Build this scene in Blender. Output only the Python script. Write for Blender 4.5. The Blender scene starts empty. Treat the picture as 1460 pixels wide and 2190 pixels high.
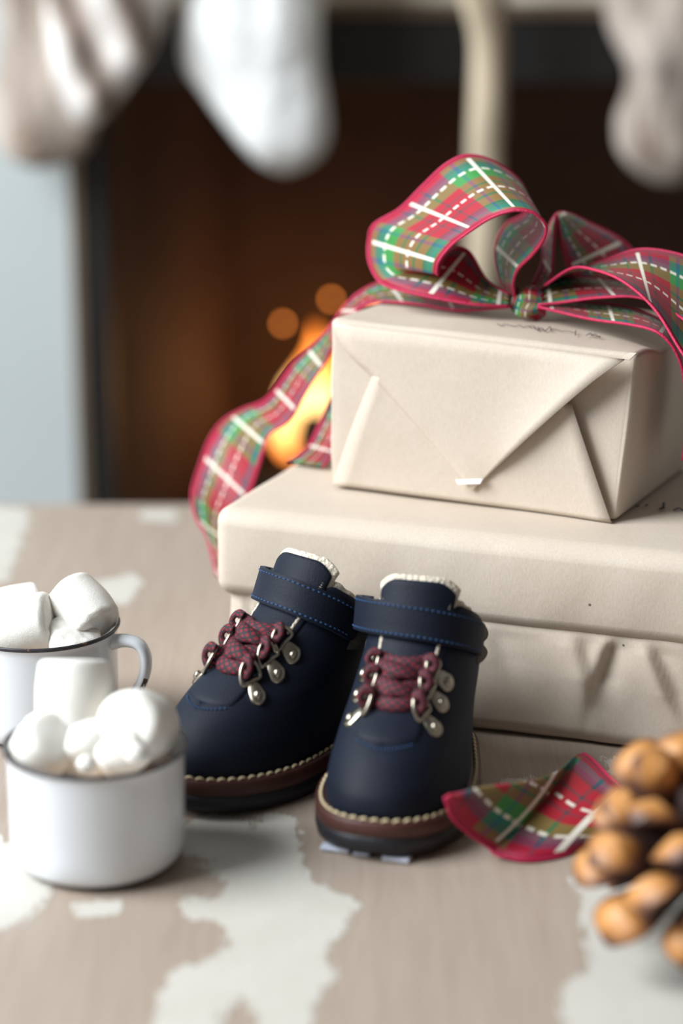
import bpy, bmesh, math, random
import numpy as np
from mathutils import Vector, Matrix, Quaternion

random.seed(7); rng = np.random.default_rng(7)
S = bpy.context.scene
COL = S.collection
PI = math.pi

# ------------------------------------------------------------------ camera
CAM_H, PITCH, FPX = 0.49, math.radians(16.5), 5171.0
cd = bpy.data.cameras.new('camera'); cam = bpy.data.objects.new('camera', cd); COL.objects.link(cam)
cam.location = (0, 0, CAM_H); cam.rotation_euler = (PI/2 - PITCH, 0, 0)
cd.sensor_fit = 'VERTICAL'; cd.sensor_height = 36.0; cd.sensor_width = 24.0
cd.lens = FPX*36.0/2190.0
cd.dof.use_dof = True; cd.dof.focus_distance = 1.275; cd.dof.aperture_fstop = 2.7
cd.clip_start = 0.02
S.camera = cam

# ------------------------------------------------------------------ world, lights, exposure
W = bpy.data.worlds.new('world'); S.world = W; W.use_nodes = True
W.node_tree.nodes['Background'].inputs[0].default_value = (0.86, 0.93, 1.0, 1)
W.node_tree.nodes['Background'].inputs[1].default_value = 0.50

def area(name, loc, target, sx, sy, energy, color):
    l = bpy.data.lights.new(name, 'AREA'); l.shape = 'RECTANGLE'; l.size = sx; l.size_y = sy
    l.energy = energy; l.color = color
    o = bpy.data.objects.new(name, l); COL.objects.link(o); o.location = loc
    o.rotation_euler = (Vector(target) - Vector(loc)).to_track_quat('-Z', 'Y').to_euler()
    return o
area('window_daylight', (-1.75, 0.74, 1.50), (0, 1.3, 0.05), 1.5, 1.5, 126, (0.90, 0.955, 1.0))

vs = S.view_settings
vs.view_transform = 'Standard'; vs.look = 'None'; vs.gamma = 1.0; vs.use_curve_mapping = False
vs.exposure = 0.10

# ------------------------------------------------------------------ picking points: where a line of sight meets the plane Y or the height z
_R = np.array([1, 0, 0.]); _F = np.array([0, math.cos(PITCH), -math.sin(PITCH)]); _U = np.array([0, math.sin(PITCH), math.cos(PITCH)])
def _ray(x, y): return _F + _R*(x-730)/FPX - _U*(y-1095)/FPX
def at(x, y, Y):
    d = _ray(x, y); return np.array([0, 0, CAM_H]) + d*Y/d[1]
def on(x, y, z=0.0):
    d = _ray(x, y); return np.array([0, 0, CAM_H]) + d*(z-CAM_H)/d[2]

# ------------------------------------------------------------------ materials
def srgb(r, g, b):
    f = lambda c: (c/255/12.92) if c/255 <= .04045 else ((c/255+.055)/1.055)**2.4
    return (f(r), f(g), f(b), 1)
class NT:
    def __init__(self, name):
        self.m = bpy.data.materials.new(name); self.m.use_nodes = True
        self.t = self.m.node_tree; self.b = self.t.nodes['Principled BSDF']
    def n(self, typ, **kw):
        o = self.t.nodes.new(typ)
        for k, v in kw.items(): setattr(o, k, v)
        return o
    def l(self, a, b): self.t.links.new(a, b)
    def math(self, op, a, b=None, c=None):
        o = self.n('ShaderNodeMath', operation=op)
        for i, v in enumerate((a, b, c)):
            if v is None: continue
            if isinstance(v, (int, float)): o.inputs[i].default_value = v
            else: self.l(v, o.inputs[i])
        return o.outputs[0]
    def mix(self, f, a, b):
        o = self.n('ShaderNodeMix', data_type='RGBA')
        for i, v in ((0, f), (6, a), (7, b)):
            if isinstance(v, (int, float, tuple)): o.inputs[i].default_value = v
            else: self.l(v, o.inputs[i])
        return o.outputs[2]
    def noise(self, scale, detail=4, rough=.55, vec=None, coord='Object', dist=0):
        if vec is None: vec = self.n('ShaderNodeTexCoord').outputs[coord]
        o = self.n('ShaderNodeTexNoise'); o.inputs['Scale'].default_value = scale; o.inputs['Detail'].default_value = detail
        o.inputs['Roughness'].default_value = rough; o.inputs['Distortion'].default_value = dist
        self.l(vec, o.inputs['Vector']); return o.outputs['Fac']
    def mapping(self, scale=(1, 1, 1), rot=(0, 0, 0), coord='Object'):
        m = self.n('ShaderNodeMapping'); m.inputs['Scale'].default_value = scale; m.inputs['Rotation'].default_value = rot
        self.l(self.n('ShaderNodeTexCoord').outputs[coord], m.inputs['Vector']); return m.outputs[0]
    def ramp(self, f, stops, interp='LINEAR'):
        o = self.n('ShaderNodeValToRGB'); cr = o.color_ramp; cr.interpolation = interp
        while len(cr.elements) < len(stops): cr.elements.new(0.5)
        for e, (p, c) in zip(cr.elements, stops):
            e.position = p; e.color = c if len(c) == 4 else (*c, 1)
        self.l(f, o.inputs[0]); return o.outputs[0]
    def bump(self, h, dist=.001, strength=1.0):
        o = self.n('ShaderNodeBump'); o.inputs['Distance'].default_value = dist; o.inputs['Strength'].default_value = strength
        self.l(h, o.inputs['Height']); self.l(o.outputs[0], self.b.inputs['Normal'])
    def base(self, c, rough=.6, metal=0):
        if isinstance(c, tuple): self.b.inputs['Base Color'].default_value = c
        else: self.l(c, self.b.inputs['Base Color'])
        self.b.inputs['Roughness'].default_value = rough; self.b.inputs['Metallic'].default_value = metal
        return self
def simple(name, c, rough=.6, metal=0, nscale=None, namp=.25, bump=0, spec=None):
    m = NT(name)
    if nscale:
        f = m.noise(nscale)
        lo = tuple(x*(1-namp) for x in c[:3])+(1,); hi = tuple(min(1, x*(1+namp)) for x in c[:3])+(1,)
        m.base(m.mix(f, lo, hi), rough, metal)
        if bump: m.bump(f, bump)
    else: m.base(c, rough, metal)
    if spec is not None: m.b.inputs['Specular IOR Level'].default_value = spec
    return m.m

def mat_kraft():
    m = NT('kraft_paper')
    big = m.noise(14, 3); fib = m.noise(900, 3, .6, m.mapping((1, 1, .5)))
    c = m.mix(big, srgb(198, 182, 164), srgb(212, 199, 184))
    c = m.mix(m.math('MULTIPLY', m.math('SUBTRACT', fib, .35), .5), c, srgb(160, 135, 105))
    v = m.n('ShaderNodeTexVoronoi'); v.inputs['Scale'].default_value = 55
    m.l(m.n('ShaderNodeTexCoord').outputs['Object'], v.inputs['Vector'])
    sp = m.math('LESS_THAN', v.outputs['Distance'], .045)
    sepc = m.n('ShaderNodeSeparateColor'); m.l(v.outputs['Color'], sepc.inputs[0])
    sp = m.math('MULTIPLY', sp, m.math('GREATER_THAN', sepc.outputs[0], .86))
    c = m.mix(m.math('MULTIPLY', sp, .75), c, srgb(70, 55, 40))
    m.base(c, .62); m.b.inputs['Specular IOR Level'].default_value = .35
    m.bump(m.math('ADD', m.math('MULTIPLY', fib, .15), m.noise(40, 4)), .0012, .35)
    return m.m

def mat_wood():
    m = NT('worn_painted_wood')
    rot = math.radians(-14)
    g1 = m.noise(7, 5, .6, m.mapping((14, .8, 1), (0, 0, rot)))
    g2 = m.noise(60, 4, .6, m.mapping((9, .35, 1), (0, 0, rot)))
    blot = m.noise(5, 3)
    c = m.mix(g1, srgb(148, 131, 117), srgb(174, 158, 144))
    c = m.mix(m.math('MULTIPLY', m.math('SUBTRACT', g2, .42), 1.3), c, srgb(134, 116, 100))
    c = m.mix(m.math('MULTIPLY', blot, .3), c, srgb(186, 171, 156))
    a = m.n('ShaderNodeAttribute', attribute_name='paint').outputs['Fac']
    ed = m.noise(38, 6, .65); ed2 = m.noise(210, 3, .6, m.mapping((2.2, .6, 1), (0, 0, rot)))
    f = m.math('ADD', a, m.math('ADD', m.math('MULTIPLY', m.math('SUBTRACT', ed, .5), .95), m.math('MULTIPLY', m.math('SUBTRACT', ed2, .5), .6)))
    mr = m.n('ShaderNodeMapRange'); m.l(f, mr.inputs[0])
    mr.inputs[1].default_value = .47; mr.inputs[2].default_value = .55
    pc = m.mix(m.noise(30, 4), srgb(192, 187, 176), srgb(210, 207, 200))
    pc = m.mix(m.math('MULTIPLY', ed2, .35), pc, srgb(174, 164, 148))
    c = m.mix(mr.outputs[0], c, pc)
    m.base(c, .5); m.b.inputs['Specular IOR Level'].default_value = .4
    m.bump(m.math('ADD', m.math('MULTIPLY', g2, .4), m.math('MULTIPLY', mr.outputs[0], .8)), .0006, .6)
    return m.m

def mat_plaid():
    m = NT('plaid_ribbon_cloth')
    uv = m.n('ShaderNodeSeparateXYZ'); m.l(m.n('ShaderNodeTexCoord').outputs['UV'], uv.inputs[0])
    u, v = uv.outputs[0], uv.outputs[1]
    crim, red = srgb(172, 10, 58), srgb(170, 4, 36)
    teal, green, navy, dk = srgb(0, 106, 116), srgb(52, 138, 60), srgb(62, 72, 104), srgb(6, 62, 66)
    warp = m.ramp(u, [(0, crim), (.11, navy), (.17, teal), (.235, green), (.38, red), (.475, dk), (.50, red), (.66, dk), (.685, red), (.80, dk), (.825, navy), (.87, teal), (.93, crim)], 'CONSTANT')
    fv = m.math('FRACT', m.math('DIVIDE', v, .070))
    weft = m.ramp(fv, [(0, green), (.08, teal), (.11, green), (.33, teal), (.36, green), (.42, red), (.58, dk), (.60, red), (.80, dk), (.82, red), (.96, red)], 'CONSTANT')
    edge = m.math('GREATER_THAN', m.math('ABSOLUTE', m.math('SUBTRACT', u, .5)), .455)
    tw = m.math('FRACT', m.math('ADD', m.math('MULTIPLY', u, 62), m.math('MULTIPLY', v, 950)))
    fac = m.math('ADD', .38, m.math('MULTIPLY', m.math('GREATER_THAN', tw, .5), .2))
    c = m.mix(fac, warp, weft)
    c = m.mix(edge, c, crim)
    def line(x, cpos, hw): return m.math('LESS_THAN', m.math('ABSOLUTE', m.math('SUBTRACT', x, cpos)), hw)
    dash = m.math('LESS_THAN', m.math('FRACT', m.math('DIVIDE', v, .0062)), .64)
    w = m.math('MULTIPLY', m.math('MAXIMUM', line(u, .245, .016), line(u, .575, .015)), dash)
    cross = m.math('MULTIPLY', m.math('MAXIMUM', line(fv, .22, .0165), line(fv, .69, .0165)), m.math('LESS_THAN', m.math('ABSOLUTE', m.math('SUBTRACT', u, .5)), .44))
    w = m.math('MAXIMUM', w, cross)
    c = m.mix(w, c, srgb(236, 228, 212))
    m.base(c, .55); m.b.inputs['Sheen Weight'].default_value = .06
    # thin cloth lets some light through
    tr = m.n('ShaderNodeBsdfTranslucent'); m.l(c, tr.inputs[0])
    ms = m.n('ShaderNodeMixShader'); ms.inputs[0].default_value = .14
    out = m.t.nodes['Material Output']
    m.l(m.b.outputs[0], ms.inputs[1]); m.l(tr.outputs[0], ms.inputs[2]); m.l(ms.outputs[0], out.inputs[0])
    m.bump(m.math('ADD', m.math('MULTIPLY', w, 1.0), m.math('MULTIPLY', tw, .12)), .0007, .8)
    return m.m

def mat_lace():
    m = NT('red_black_lace')
    uv = m.n('ShaderNodeSeparateXYZ'); m.l(m.n('ShaderNodeTexCoord').outputs['UV'], uv.inputs[0])
    a = m.math('ADD', m.math('DIVIDE', uv.outputs[1], .0042), m.math('MULTIPLY', uv.outputs[0], 3.0))
    b = m.math('SUBTRACT', m.math('DIVIDE', uv.outputs[1], .0042), m.math('MULTIPLY', uv.outputs[0], 3.0))
    f = m.math('MULTIPLY', m.math('GREATER_THAN', m.math('FRACT', a), .42), m.math('GREATER_THAN', m.math('FRACT', b), .42))
    m.base(m.mix(f, srgb(30, 25, 32), srgb(124, 12, 34)), .75)
    m.bump(m.math('FRACT', m.math('MULTIPLY', a, 2)), .0004, .5)
    return m.m

def mat_suede():
    m = NT('navy_nubuck')
    f = m.noise(28, 5, .6); g = m.noise(900, 2)
    c = m.mix(f, srgb(10, 14, 24), srgb(20, 27, 43))
    m.base(c, .62); m.b.inputs['Specular IOR Level'].default_value = .22
    m.b.inputs['Sheen Weight'].default_value = .10; m.b.inputs['Sheen Roughness'].default_value = .45
    m.b.inputs['Sheen Tint'].default_value = srgb(120, 150, 200)
    m.bump(m.math('ADD', g, m.math('MULTIPLY', f, 2)), .0005, .35)
    return m.m

def mat_marsh():
    m = NT('marshmallow_foam')
    f = m.noise(60, 4); g = m.noise(1500, 2)
    m.base(m.mix(f, srgb(228, 222, 210), srgb(239, 237, 232)), .8)
    m.b.inputs['Subsurface Weight'].default_value = .25; m.b.inputs['Subsurface Radius'].default_value = (.01, .009, .008); m.b.inputs['Subsurface Scale'].default_value = .6
    m.bump(m.math('ADD', f, m.math('MULTIPLY', g, .3)), .0012, .5)
    return m.m

def mat_fur(name, a, b):
    m = NT(name)
    f = m.noise(9, 4, .6, m.mapping((2.2, 2, .7), (0, .5, 0))); g = m.noise(160, 3, .7, m.mapping((1, 1, .25), (0, .5, 0)))
    fac = m.math('ADD', m.math('MULTIPLY', f, .7), m.math('MULTIPLY', g, .3))
    m.base(m.ramp(fac, [(.34, a), (.62, b)]), .9); m.b.inputs['Sheen Weight'].default_value = .3
    m.bump(g, .006, .7)
    return m.m

def mat_fold_streaks():  # lit folds and shaded creases painted into the fur as pale and dark bands
    m = NT('faux_fur_painted_folds')
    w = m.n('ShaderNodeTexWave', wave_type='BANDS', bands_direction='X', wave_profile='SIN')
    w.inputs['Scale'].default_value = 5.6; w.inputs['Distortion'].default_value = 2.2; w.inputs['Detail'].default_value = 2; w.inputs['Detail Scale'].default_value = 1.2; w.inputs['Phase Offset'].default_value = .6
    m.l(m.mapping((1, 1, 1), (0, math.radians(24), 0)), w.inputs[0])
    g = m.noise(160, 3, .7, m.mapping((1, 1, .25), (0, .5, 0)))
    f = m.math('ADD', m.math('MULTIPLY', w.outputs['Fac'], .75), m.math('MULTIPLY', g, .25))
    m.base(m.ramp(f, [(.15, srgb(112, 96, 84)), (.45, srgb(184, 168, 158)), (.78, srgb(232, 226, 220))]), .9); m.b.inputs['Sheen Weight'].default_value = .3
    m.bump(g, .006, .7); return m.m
def mat_enamel():
    m = NT('white_enamel')
    m.base(m.mix(m.noise(20, 3), srgb(217, 221, 225), srgb(225, 228, 231)), .22)
    m.b.inputs['Coat Weight'].default_value = .4; m.b.inputs['Coat Roughness'].default_value = .08
    return m.m
def mat_handle():
    m = NT('chipped_white_enamel')
    uv = m.n('ShaderNodeSeparateXYZ'); m.l(m.n('ShaderNodeTexCoord').outputs['UV'], uv.inputs[0])
    # chips sit along the outer rim of the lower half of the handle
    du = m.math('ABSOLUTE', m.math('SUBTRACT', uv.outputs[0], .5))
    near = m.math('MULTIPLY', m.math('GREATER_THAN', du, .30), m.math('GREATER_THAN', uv.outputs[1], .034))
    chip = m.math('MULTIPLY', near, m.math('GREATER_THAN', m.noise(330, 2), .49))
    m.base(m.mix(chip, srgb(222, 226, 229), srgb(52, 40, 32)), .22)
    return m.m
def mat_rim():
    m = NT('dark_enamel_rim')
    m.base(m.mix(m.math('GREATER_THAN', m.noise(170, 3), .60), srgb(52, 50, 56), srgb(110, 84, 66)), .4)
    return m.m
def mat_cone():
    m = NT('pinecone_scale_wood')
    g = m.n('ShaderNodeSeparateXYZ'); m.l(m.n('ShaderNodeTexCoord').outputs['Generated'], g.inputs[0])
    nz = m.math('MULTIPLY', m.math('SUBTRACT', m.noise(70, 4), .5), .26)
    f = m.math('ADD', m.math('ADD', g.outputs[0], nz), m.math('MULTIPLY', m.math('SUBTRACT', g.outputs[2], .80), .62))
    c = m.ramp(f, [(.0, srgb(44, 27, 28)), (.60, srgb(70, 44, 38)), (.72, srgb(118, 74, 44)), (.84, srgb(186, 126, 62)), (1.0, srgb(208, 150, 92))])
    m.base(c, .48); m.bump(m.noise(260, 4), .001, .5)
    return m.m
def mat_fire():
    m = NT('flame_glow')
    g = m.n('ShaderNodeSeparateXYZ'); m.l(m.n('ShaderNodeTexCoord').outputs['Generated'], g.inputs[0])
    f = m.math('ADD', g.outputs[2], m.math('MULTIPLY', m.math('SUBTRACT', m.noise(30, 2), .5), .5))
    c = m.ramp(f, [(.0, (1, .26, .04)), (.22, (1, .54, .17)), (.45, (1, .60, .22)), (.7, (1, .30, .05)), (1, (.9, .2, .02))])
    e = m.n('ShaderNodeEmission'); m.l(c, e.inputs[0]); e.inputs[1].default_value = 3.6
    m.l(e.outputs[0], m.t.nodes['Material Output'].inputs[0]); return m.m

M = dict(
    kraft=mat_kraft(), wood=mat_wood(), plaid=mat_plaid(), lace=mat_lace(), suede=mat_suede(), marsh=mat_marsh(),
    enamel=mat_enamel(), handle=mat_handle(), rim=mat_rim(), cone=mat_cone(), fire=mat_fire(),
    fur=mat_fur('taupe_faux_fur', srgb(122, 103, 88), srgb(208, 194, 182)),
    streaked=mat_fold_streaks(),
    whitefur=simple('white_plush', srgb(240, 241, 239), .95, nscale=60, namp=.05, bump=.004),
    fleece=simple('cream_fleece', srgb(226, 214, 194), .95, nscale=420, namp=.2, bump=.003),
    knit=simple('grey_knit', srgb(96, 90, 86), .95, nscale=500, namp=.3, bump=.002),
    crimson=simple('crimson_selvage', srgb(186, 24, 72), .6, nscale=700, namp=.2, bump=.0006),
    metal=simple('aged_nickel', srgb(176, 168, 152), .28, 1, nscale=200, namp=.15),
    rubber=simple('black_rubber', srgb(24, 25, 32), .5, nscale=120, namp=.2, bump=.0006),
    welt=simple('brown_leather_welt', srgb(74, 40, 33), .5, nscale=90, namp=.3, bump=.0006),
    thread=simple('cream_thread', srgb(206, 188, 150), .8, nscale=800, namp=.2),
    bluethread=simple('blue_thread', srgb(36, 76, 122), .7, nscale=800, namp=.2),
    clear=simple('pale_plastic', srgb(206, 212, 228), .25, nscale=50, namp=.05),
    ink=simple('black_ink', srgb(30, 30, 36), .6, nscale=300, namp=.2),
    tape=simple('white_tape', srgb(244, 244, 244), .35, nscale=100, namp=.02),
    wall=simple('white_surround_paint', srgb(186, 193, 193), .6, nscale=6, namp=.04),
    roomwall=simple('warm_room_paint', srgb(122, 119, 117), .8, nscale=4, namp=.05),
    cream=simple('cream_lintel_paint', srgb(214, 206, 188), .6, nscale=6, namp=.05),
    iron=simple('black_iron', srgb(22, 20, 19), .5, nscale=40, namp=.3, bump=.0006),
    bronze=simple('bronze_trim', srgb(112, 96, 80), .45, .3, nscale=30, namp=.2),
    soot=simple('sooty_panel', srgb(80, 60, 51), .85, nscale=6, namp=.7, bump=.003),
    daylit_firebrick=simple('daylit_firebrick_panel', srgb(136, 116, 106), .85, nscale=7, namp=.4, bump=.003),  # paler than the sooty panels: daylight on the right side painted into the colour
    log=simple('charred_bark', srgb(40, 30, 26), .9, nscale=60, namp=.5, bump=.006),
    satin=simple('tan_satin', srgb(205, 188, 162), .4, nscale=50, namp=.06),
    floor=simple('hearth_stone', srgb(140, 132, 122), .7, nscale=12, namp=.15),
    cocoa=simple('hot_cocoa', srgb(200, 172, 144), .4, nscale=80, namp=.2),
    lining=simple('boot_insole', srgb(190, 176, 155), .9, nscale=200, namp=.15),
)

# ------------------------------------------------------------------ object helpers
BEND = None
def obj(name, verts, faces, mat, parent=None, smooth=True, uvs=None, label=None):
    me = bpy.data.meshes.new(name)
    if BEND is not None: verts = [BEND(v) for v in verts]
    me.from_pydata([tuple(map(float, v)) for v in verts], [], [tuple(map(int, f)) for f in faces]); me.validate(); me.update()
    if uvs is not None:
        ul = me.uv_layers.new(name='UVMap')
        for lp in me.loops: ul.data[lp.index].uv = uvs[lp.vertex_index]
    me.materials.append(M[mat] if isinstance(mat, str) else mat)
    if smooth: me.polygons.foreach_set('use_smooth', [True]*len(me.polygons))
    o = bpy.data.objects.new(name, me); COL.objects.link(o)
    if parent is not None: o.parent = parent
    if label: o['label'] = label
    return o
def tag(o, label, cat, group=None):
    o['label'] = label; o['category'] = cat
    if group: o['group'] = group
    return o
def thing(name, label, cat, loc=(0, 0, 0), rz=0, group=None):
    o = bpy.data.objects.new(name, None); COL.objects.link(o); o.location = [float(c) for c in loc]; o.rotation_euler = (0, 0, rz)
    o.empty_display_size = .02
    return tag(o, label, cat, group)
def structure(o): o['kind'] = 'structure'; return o
def fix(o):
    bm = bmesh.new(); bm.from_mesh(o.data); bmesh.ops.recalc_face_normals(bm, faces=bm.faces); bm.to_mesh(o.data); bm.free(); return o
def solid(o, t, off=0.0, sub=0):
    md = o.modifiers.new('solid', 'SOLIDIFY'); md.thickness = t; md.offset = off
    if sub:
        s = o.modifiers.new('sub', 'SUBSURF'); s.levels = sub; s.render_levels = sub
    return o
def subsurf(o, n=1):
    s = o.modifiers.new('sub', 'SUBSURF'); s.levels = n; s.render_levels = n; return o
def bevel(o, w, seg=2):
    b = o.modifiers.new('bevel', 'BEVEL'); b.width = w; b.segments = seg; b.limit_method = 'ANGLE'; return o
def grid_faces(nr, nc, wrap=False, base=0):
    f = []
    for i in range(nr-1):
        for j in range(nc if wrap else nc-1):
            k = (j+1) % nc
            f.append((base+i*nc+j, base+i*nc+k, base+(i+1)*nc+k, base+(i+1)*nc+j))
    return f
def box_vf(x0, x1, y0, y1, z0, z1):
    v = [(x, y, z) for z in (z0, z1) for y in (y0, y1) for x in (x0, x1)]
    return v, [(0, 2, 3, 1), (4, 5, 7, 6), (0, 1, 5, 4), (2, 6, 7, 3), (0, 4, 6, 2), (1, 3, 7, 5)]
def box(name, x0, x1, y0, y1, z0, z1, mat, parent=None, bw=0):
    v, f = box_vf(x0, x1, y0, y1, z0, z1)
    o = obj(name, v, f, mat, parent, smooth=False)
    if bw: bevel(o, bw)
    return o
def catmull(P, n, closed=False):
    P = np.asarray(P, float); out = []
    N = len(P)
    segs = N if closed else N-1
    for i in range(segs):
        p1, p2 = P[i], P[(i+1) % N]
        p0 = P[i-1] if (closed or i > 0) else 2*p1-p2
        p3 = P[(i+2) % N] if (closed or i+2 < N) else 2*p2-p1
        for k in range(n):
            t = k/n
            out.append(.5*((2*p1)+(-p0+p2)*t+(2*p0-5*p1+4*p2-p3)*t*t+(-p0+3*p1-3*p2+p3)*t**3))
    if not closed: out.append(P[-1])
    return np.array(out)
def tube_vf(path, ra, rb=None, ns=10, up=(0, 0, 1), closed=False, v0=0):
    path = np.asarray(path, float); rb = ra if rb is None else rb
    n = len(path); V = []; UV = []; L = v0
    ra = np.broadcast_to(np.asarray(ra, float), (n,)); rb = np.broadcast_to(np.asarray(rb, float), (n,))
    upv = np.asarray(up, float)
    for i in range(n):
        a = path[(i-1) % n] if (closed or i > 0) else path[i]; b = path[(i+1) % n] if (closed or i < n-1) else path[i]
        t = b-a; t /= (np.linalg.norm(t)+1e-12)
        s = np.cross(upv, t)
        if np.linalg.norm(s) < 1e-4: s = np.cross((1, .1, 0), t)
        s /= np.linalg.norm(s); w = np.cross(t, s)
        if i: L += np.linalg.norm(path[i]-path[i-1])
        for k in range(ns):
            an = 2*PI*k/ns
            V.append(path[i]+s*math.cos(an)*ra[i]+w*math.sin(an)*rb[i]); UV.append((abs(2*k/ns-1), L))
    F = grid_faces(n, ns, True)
    if closed:
        for k in range(ns): F.append(((n-1)*ns+k, (n-1)*ns+(k+1) % ns, (k+1) % ns, k))
    else:
        F.append(tuple(range(ns-1, -1, -1))); F.append(tuple((n-1)*ns+k for k in range(ns)))
    return V, F, UV
def tube(name, path, ra, rb=None, mat='metal', parent=None, ns=10, up=(0, 0, 1), closed=False):
    V, F, UV = tube_vf(path, ra, rb, ns, up, closed)
    return obj(name, V, F, mat, parent, uvs=UV)
def lathe_vf(prof, ns=64):
    V = []; F = []
    for r, z in prof:
        for k in range(ns):
            a = 2*PI*k/ns; V.append((r*math.cos(a), r*math.sin(a), z))
    F = grid_faces(len(prof), ns, True)
    return V, F
def rounded_profile(pts, n=6):
    return [tuple(p) for p in catmull([(*p, 0) for p in pts], n)[:, :2]]
class Noise3:
    def __init__(s, k, seed, freq):
        r = np.random.default_rng(seed); s.w = r.normal(size=(k, 3))*freq; s.p = r.uniform(0, 2*PI, k); s.k = k
    def __call__(s, P): return np.sin(np.asarray(P) @ s.w.T + s.p).sum(-1)/math.sqrt(s.k)

# ------------------------------------------------------------------ the setting: floor, chimney breast, firebox
FY = 2.30
structure(box('floor', -2.2, 1.6, -1.3, 3.0, -.50, -.46, 'floor'))
OPL, OPR, OPT, HEARTH = -.2600, .66, .2900, -.40
structure(box('wall_back', -1.6, OPL, FY, FY+.5, -.46, 1.5, 'wall'))
structure(box('wall_back', OPR, 1.5, FY, FY+.5, -.46, 1.5, 'wall'))
structure(box('trim_2', OPL, OPR, FY+.004, FY+.5, OPT+.012, 1.5, 'cream', bw=.004))
# the rest of the room: closed on the right, behind the camera and above; daylight comes in on the left
structure(box('wall_right', 1.5, 1.6, -1.2, FY+.5, -.46, 2.0, 'roomwall'))
structure(box('wall_front', -2.2, 1.6, -1.3, -1.2, -.46, 2.0, 'roomwall'))
structure(box('ceiling', -2.2, 1.6, -1.3, FY+.5, 2.0, 2.1, 'roomwall'))
structure(box('trim_1', OPL, OPR, FY+.02, FY+.5, -.46, HEARTH, 'iron'))
fp = thing('fireplace', 'dark open fireplace with black iron surround and burning fire', 'fireplace', (.2, FY+.02, HEARTH))
def fpart(name, x0, x1, y0, y1, z0, z1, mat, bw=.002):
    return box(name, x0-.2, x1-.2, y0-FY-.02, y1-FY-.02, z0-HEARTH, z1-HEARTH, mat, fp, bw)
fpart('bronze_trim', OPL, OPL+.012, FY-.006, FY+.03, HEARTH, OPT+.012, 'bronze')
fpart('bronze_trim', OPR-.012, OPR, FY-.006, FY+.03, HEARTH, OPT+.012, 'bronze')
fpart('bronze_trim', OPL, OPR, FY-.006, FY+.03, OPT+.002, OPT+.012, 'bronze')
fpart('iron_frame', OPL+.012, OPL+.036, FY, FY+.04, HEARTH, OPT, 'iron')
fpart('iron_frame', OPR-.036, OPR-.012, FY, FY+.04, HEARTH, OPT, 'iron')
fpart('iron_frame', OPL+.036, OPR-.036, FY, FY+.04, OPT-.06, OPT, 'iron')
# splayed side walls and the back wall, thick panels
def panel(name, p, q, thick, mat):
    p = np.array(p)-np.array([.2, FY+.02]); q = np.array(q)-np.array([.2, FY+.02]); d = q-p; nrm = np.array([-d[1], d[0]])/np.linalg.norm(d)*thick
    c = [p, q, q+nrm, p+nrm]
    V = [(*a, 0) for a in c]+[(*a, OPT+.1-HEARTH) for a in c]
    return fix(obj(name, V, [(0, 1, 2, 3), (4, 5, 6, 7), (0, 1, 5, 4), (1, 2, 6, 5), (2, 3, 7, 6), (3, 0, 4, 7)], mat, fp, smooth=False))
panel('side_panel', (OPL+.034, FY+.035), (-.115, FY+.44), .03, 'soot')
panel('side_panel', (.515, FY+.44), (OPR-.034, FY+.035), .03, 'daylit_firebrick')
panel('back_panel', (-.14, FY+.44), (.54, FY+.44), .03, 'soot')
fpart('top_panel', OPL+.02, OPR-.02, FY+.03, FY+.48, OPT+.10, OPT+.13, 'soot')
fpart('hearth_slab', OPL+.01, OPR-.01, FY+.02, FY+.48, HEARTH, HEARTH+.02, 'soot')
# grate bars
for i in range(7):
    x = -.02+.07*i
    fpart('grate_bar', x-.006, x+.006, FY+.12, FY+.36, HEARTH+.07, HEARTH+.085, 'iron')

# table
tb = thing('wooden_table', 'worn greyish wooden table top with flaking white paint', 'table', (0, 1.1, -.46))
nx, ny = 300, 230
x0, x1, y0, y1 = -.75, .75, .52, 1.674
def poly_field(polys, X, Y):
    """signed closeness (0..1, .5 on the outline) of table points to paint outlines"""
    best = np.full(X.shape, -1e3)
    for poly in polys:
        P = np.array(poly); inside = np.zeros(X.shape, bool); dist = np.full(X.shape, 1e3)
        for i in range(len(P)):
            a = P[i]; b = P[(i+1) % len(P)]
            c1 = ((a[1] > Y) != (b[1] > Y))
            with np.errstate(divide='ignore', invalid='ignore'):
                xx = (b[0]-a[0])*(Y-a[1])/(b[1]-a[1])+a[0]
            inside ^= c1 & (X < xx)
            d = b-a; t = np.clip(((X-a[0])*d[0]+(Y-a[1])*d[1])/(d@d+1e-12), 0, 1)
            dist = np.minimum(dist, np.hypot(X-a[0]-t*d[0], Y-a[1]-t*d[1]))
        best = np.maximum(best, np.where(inside, dist, -dist))
    return best
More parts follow.
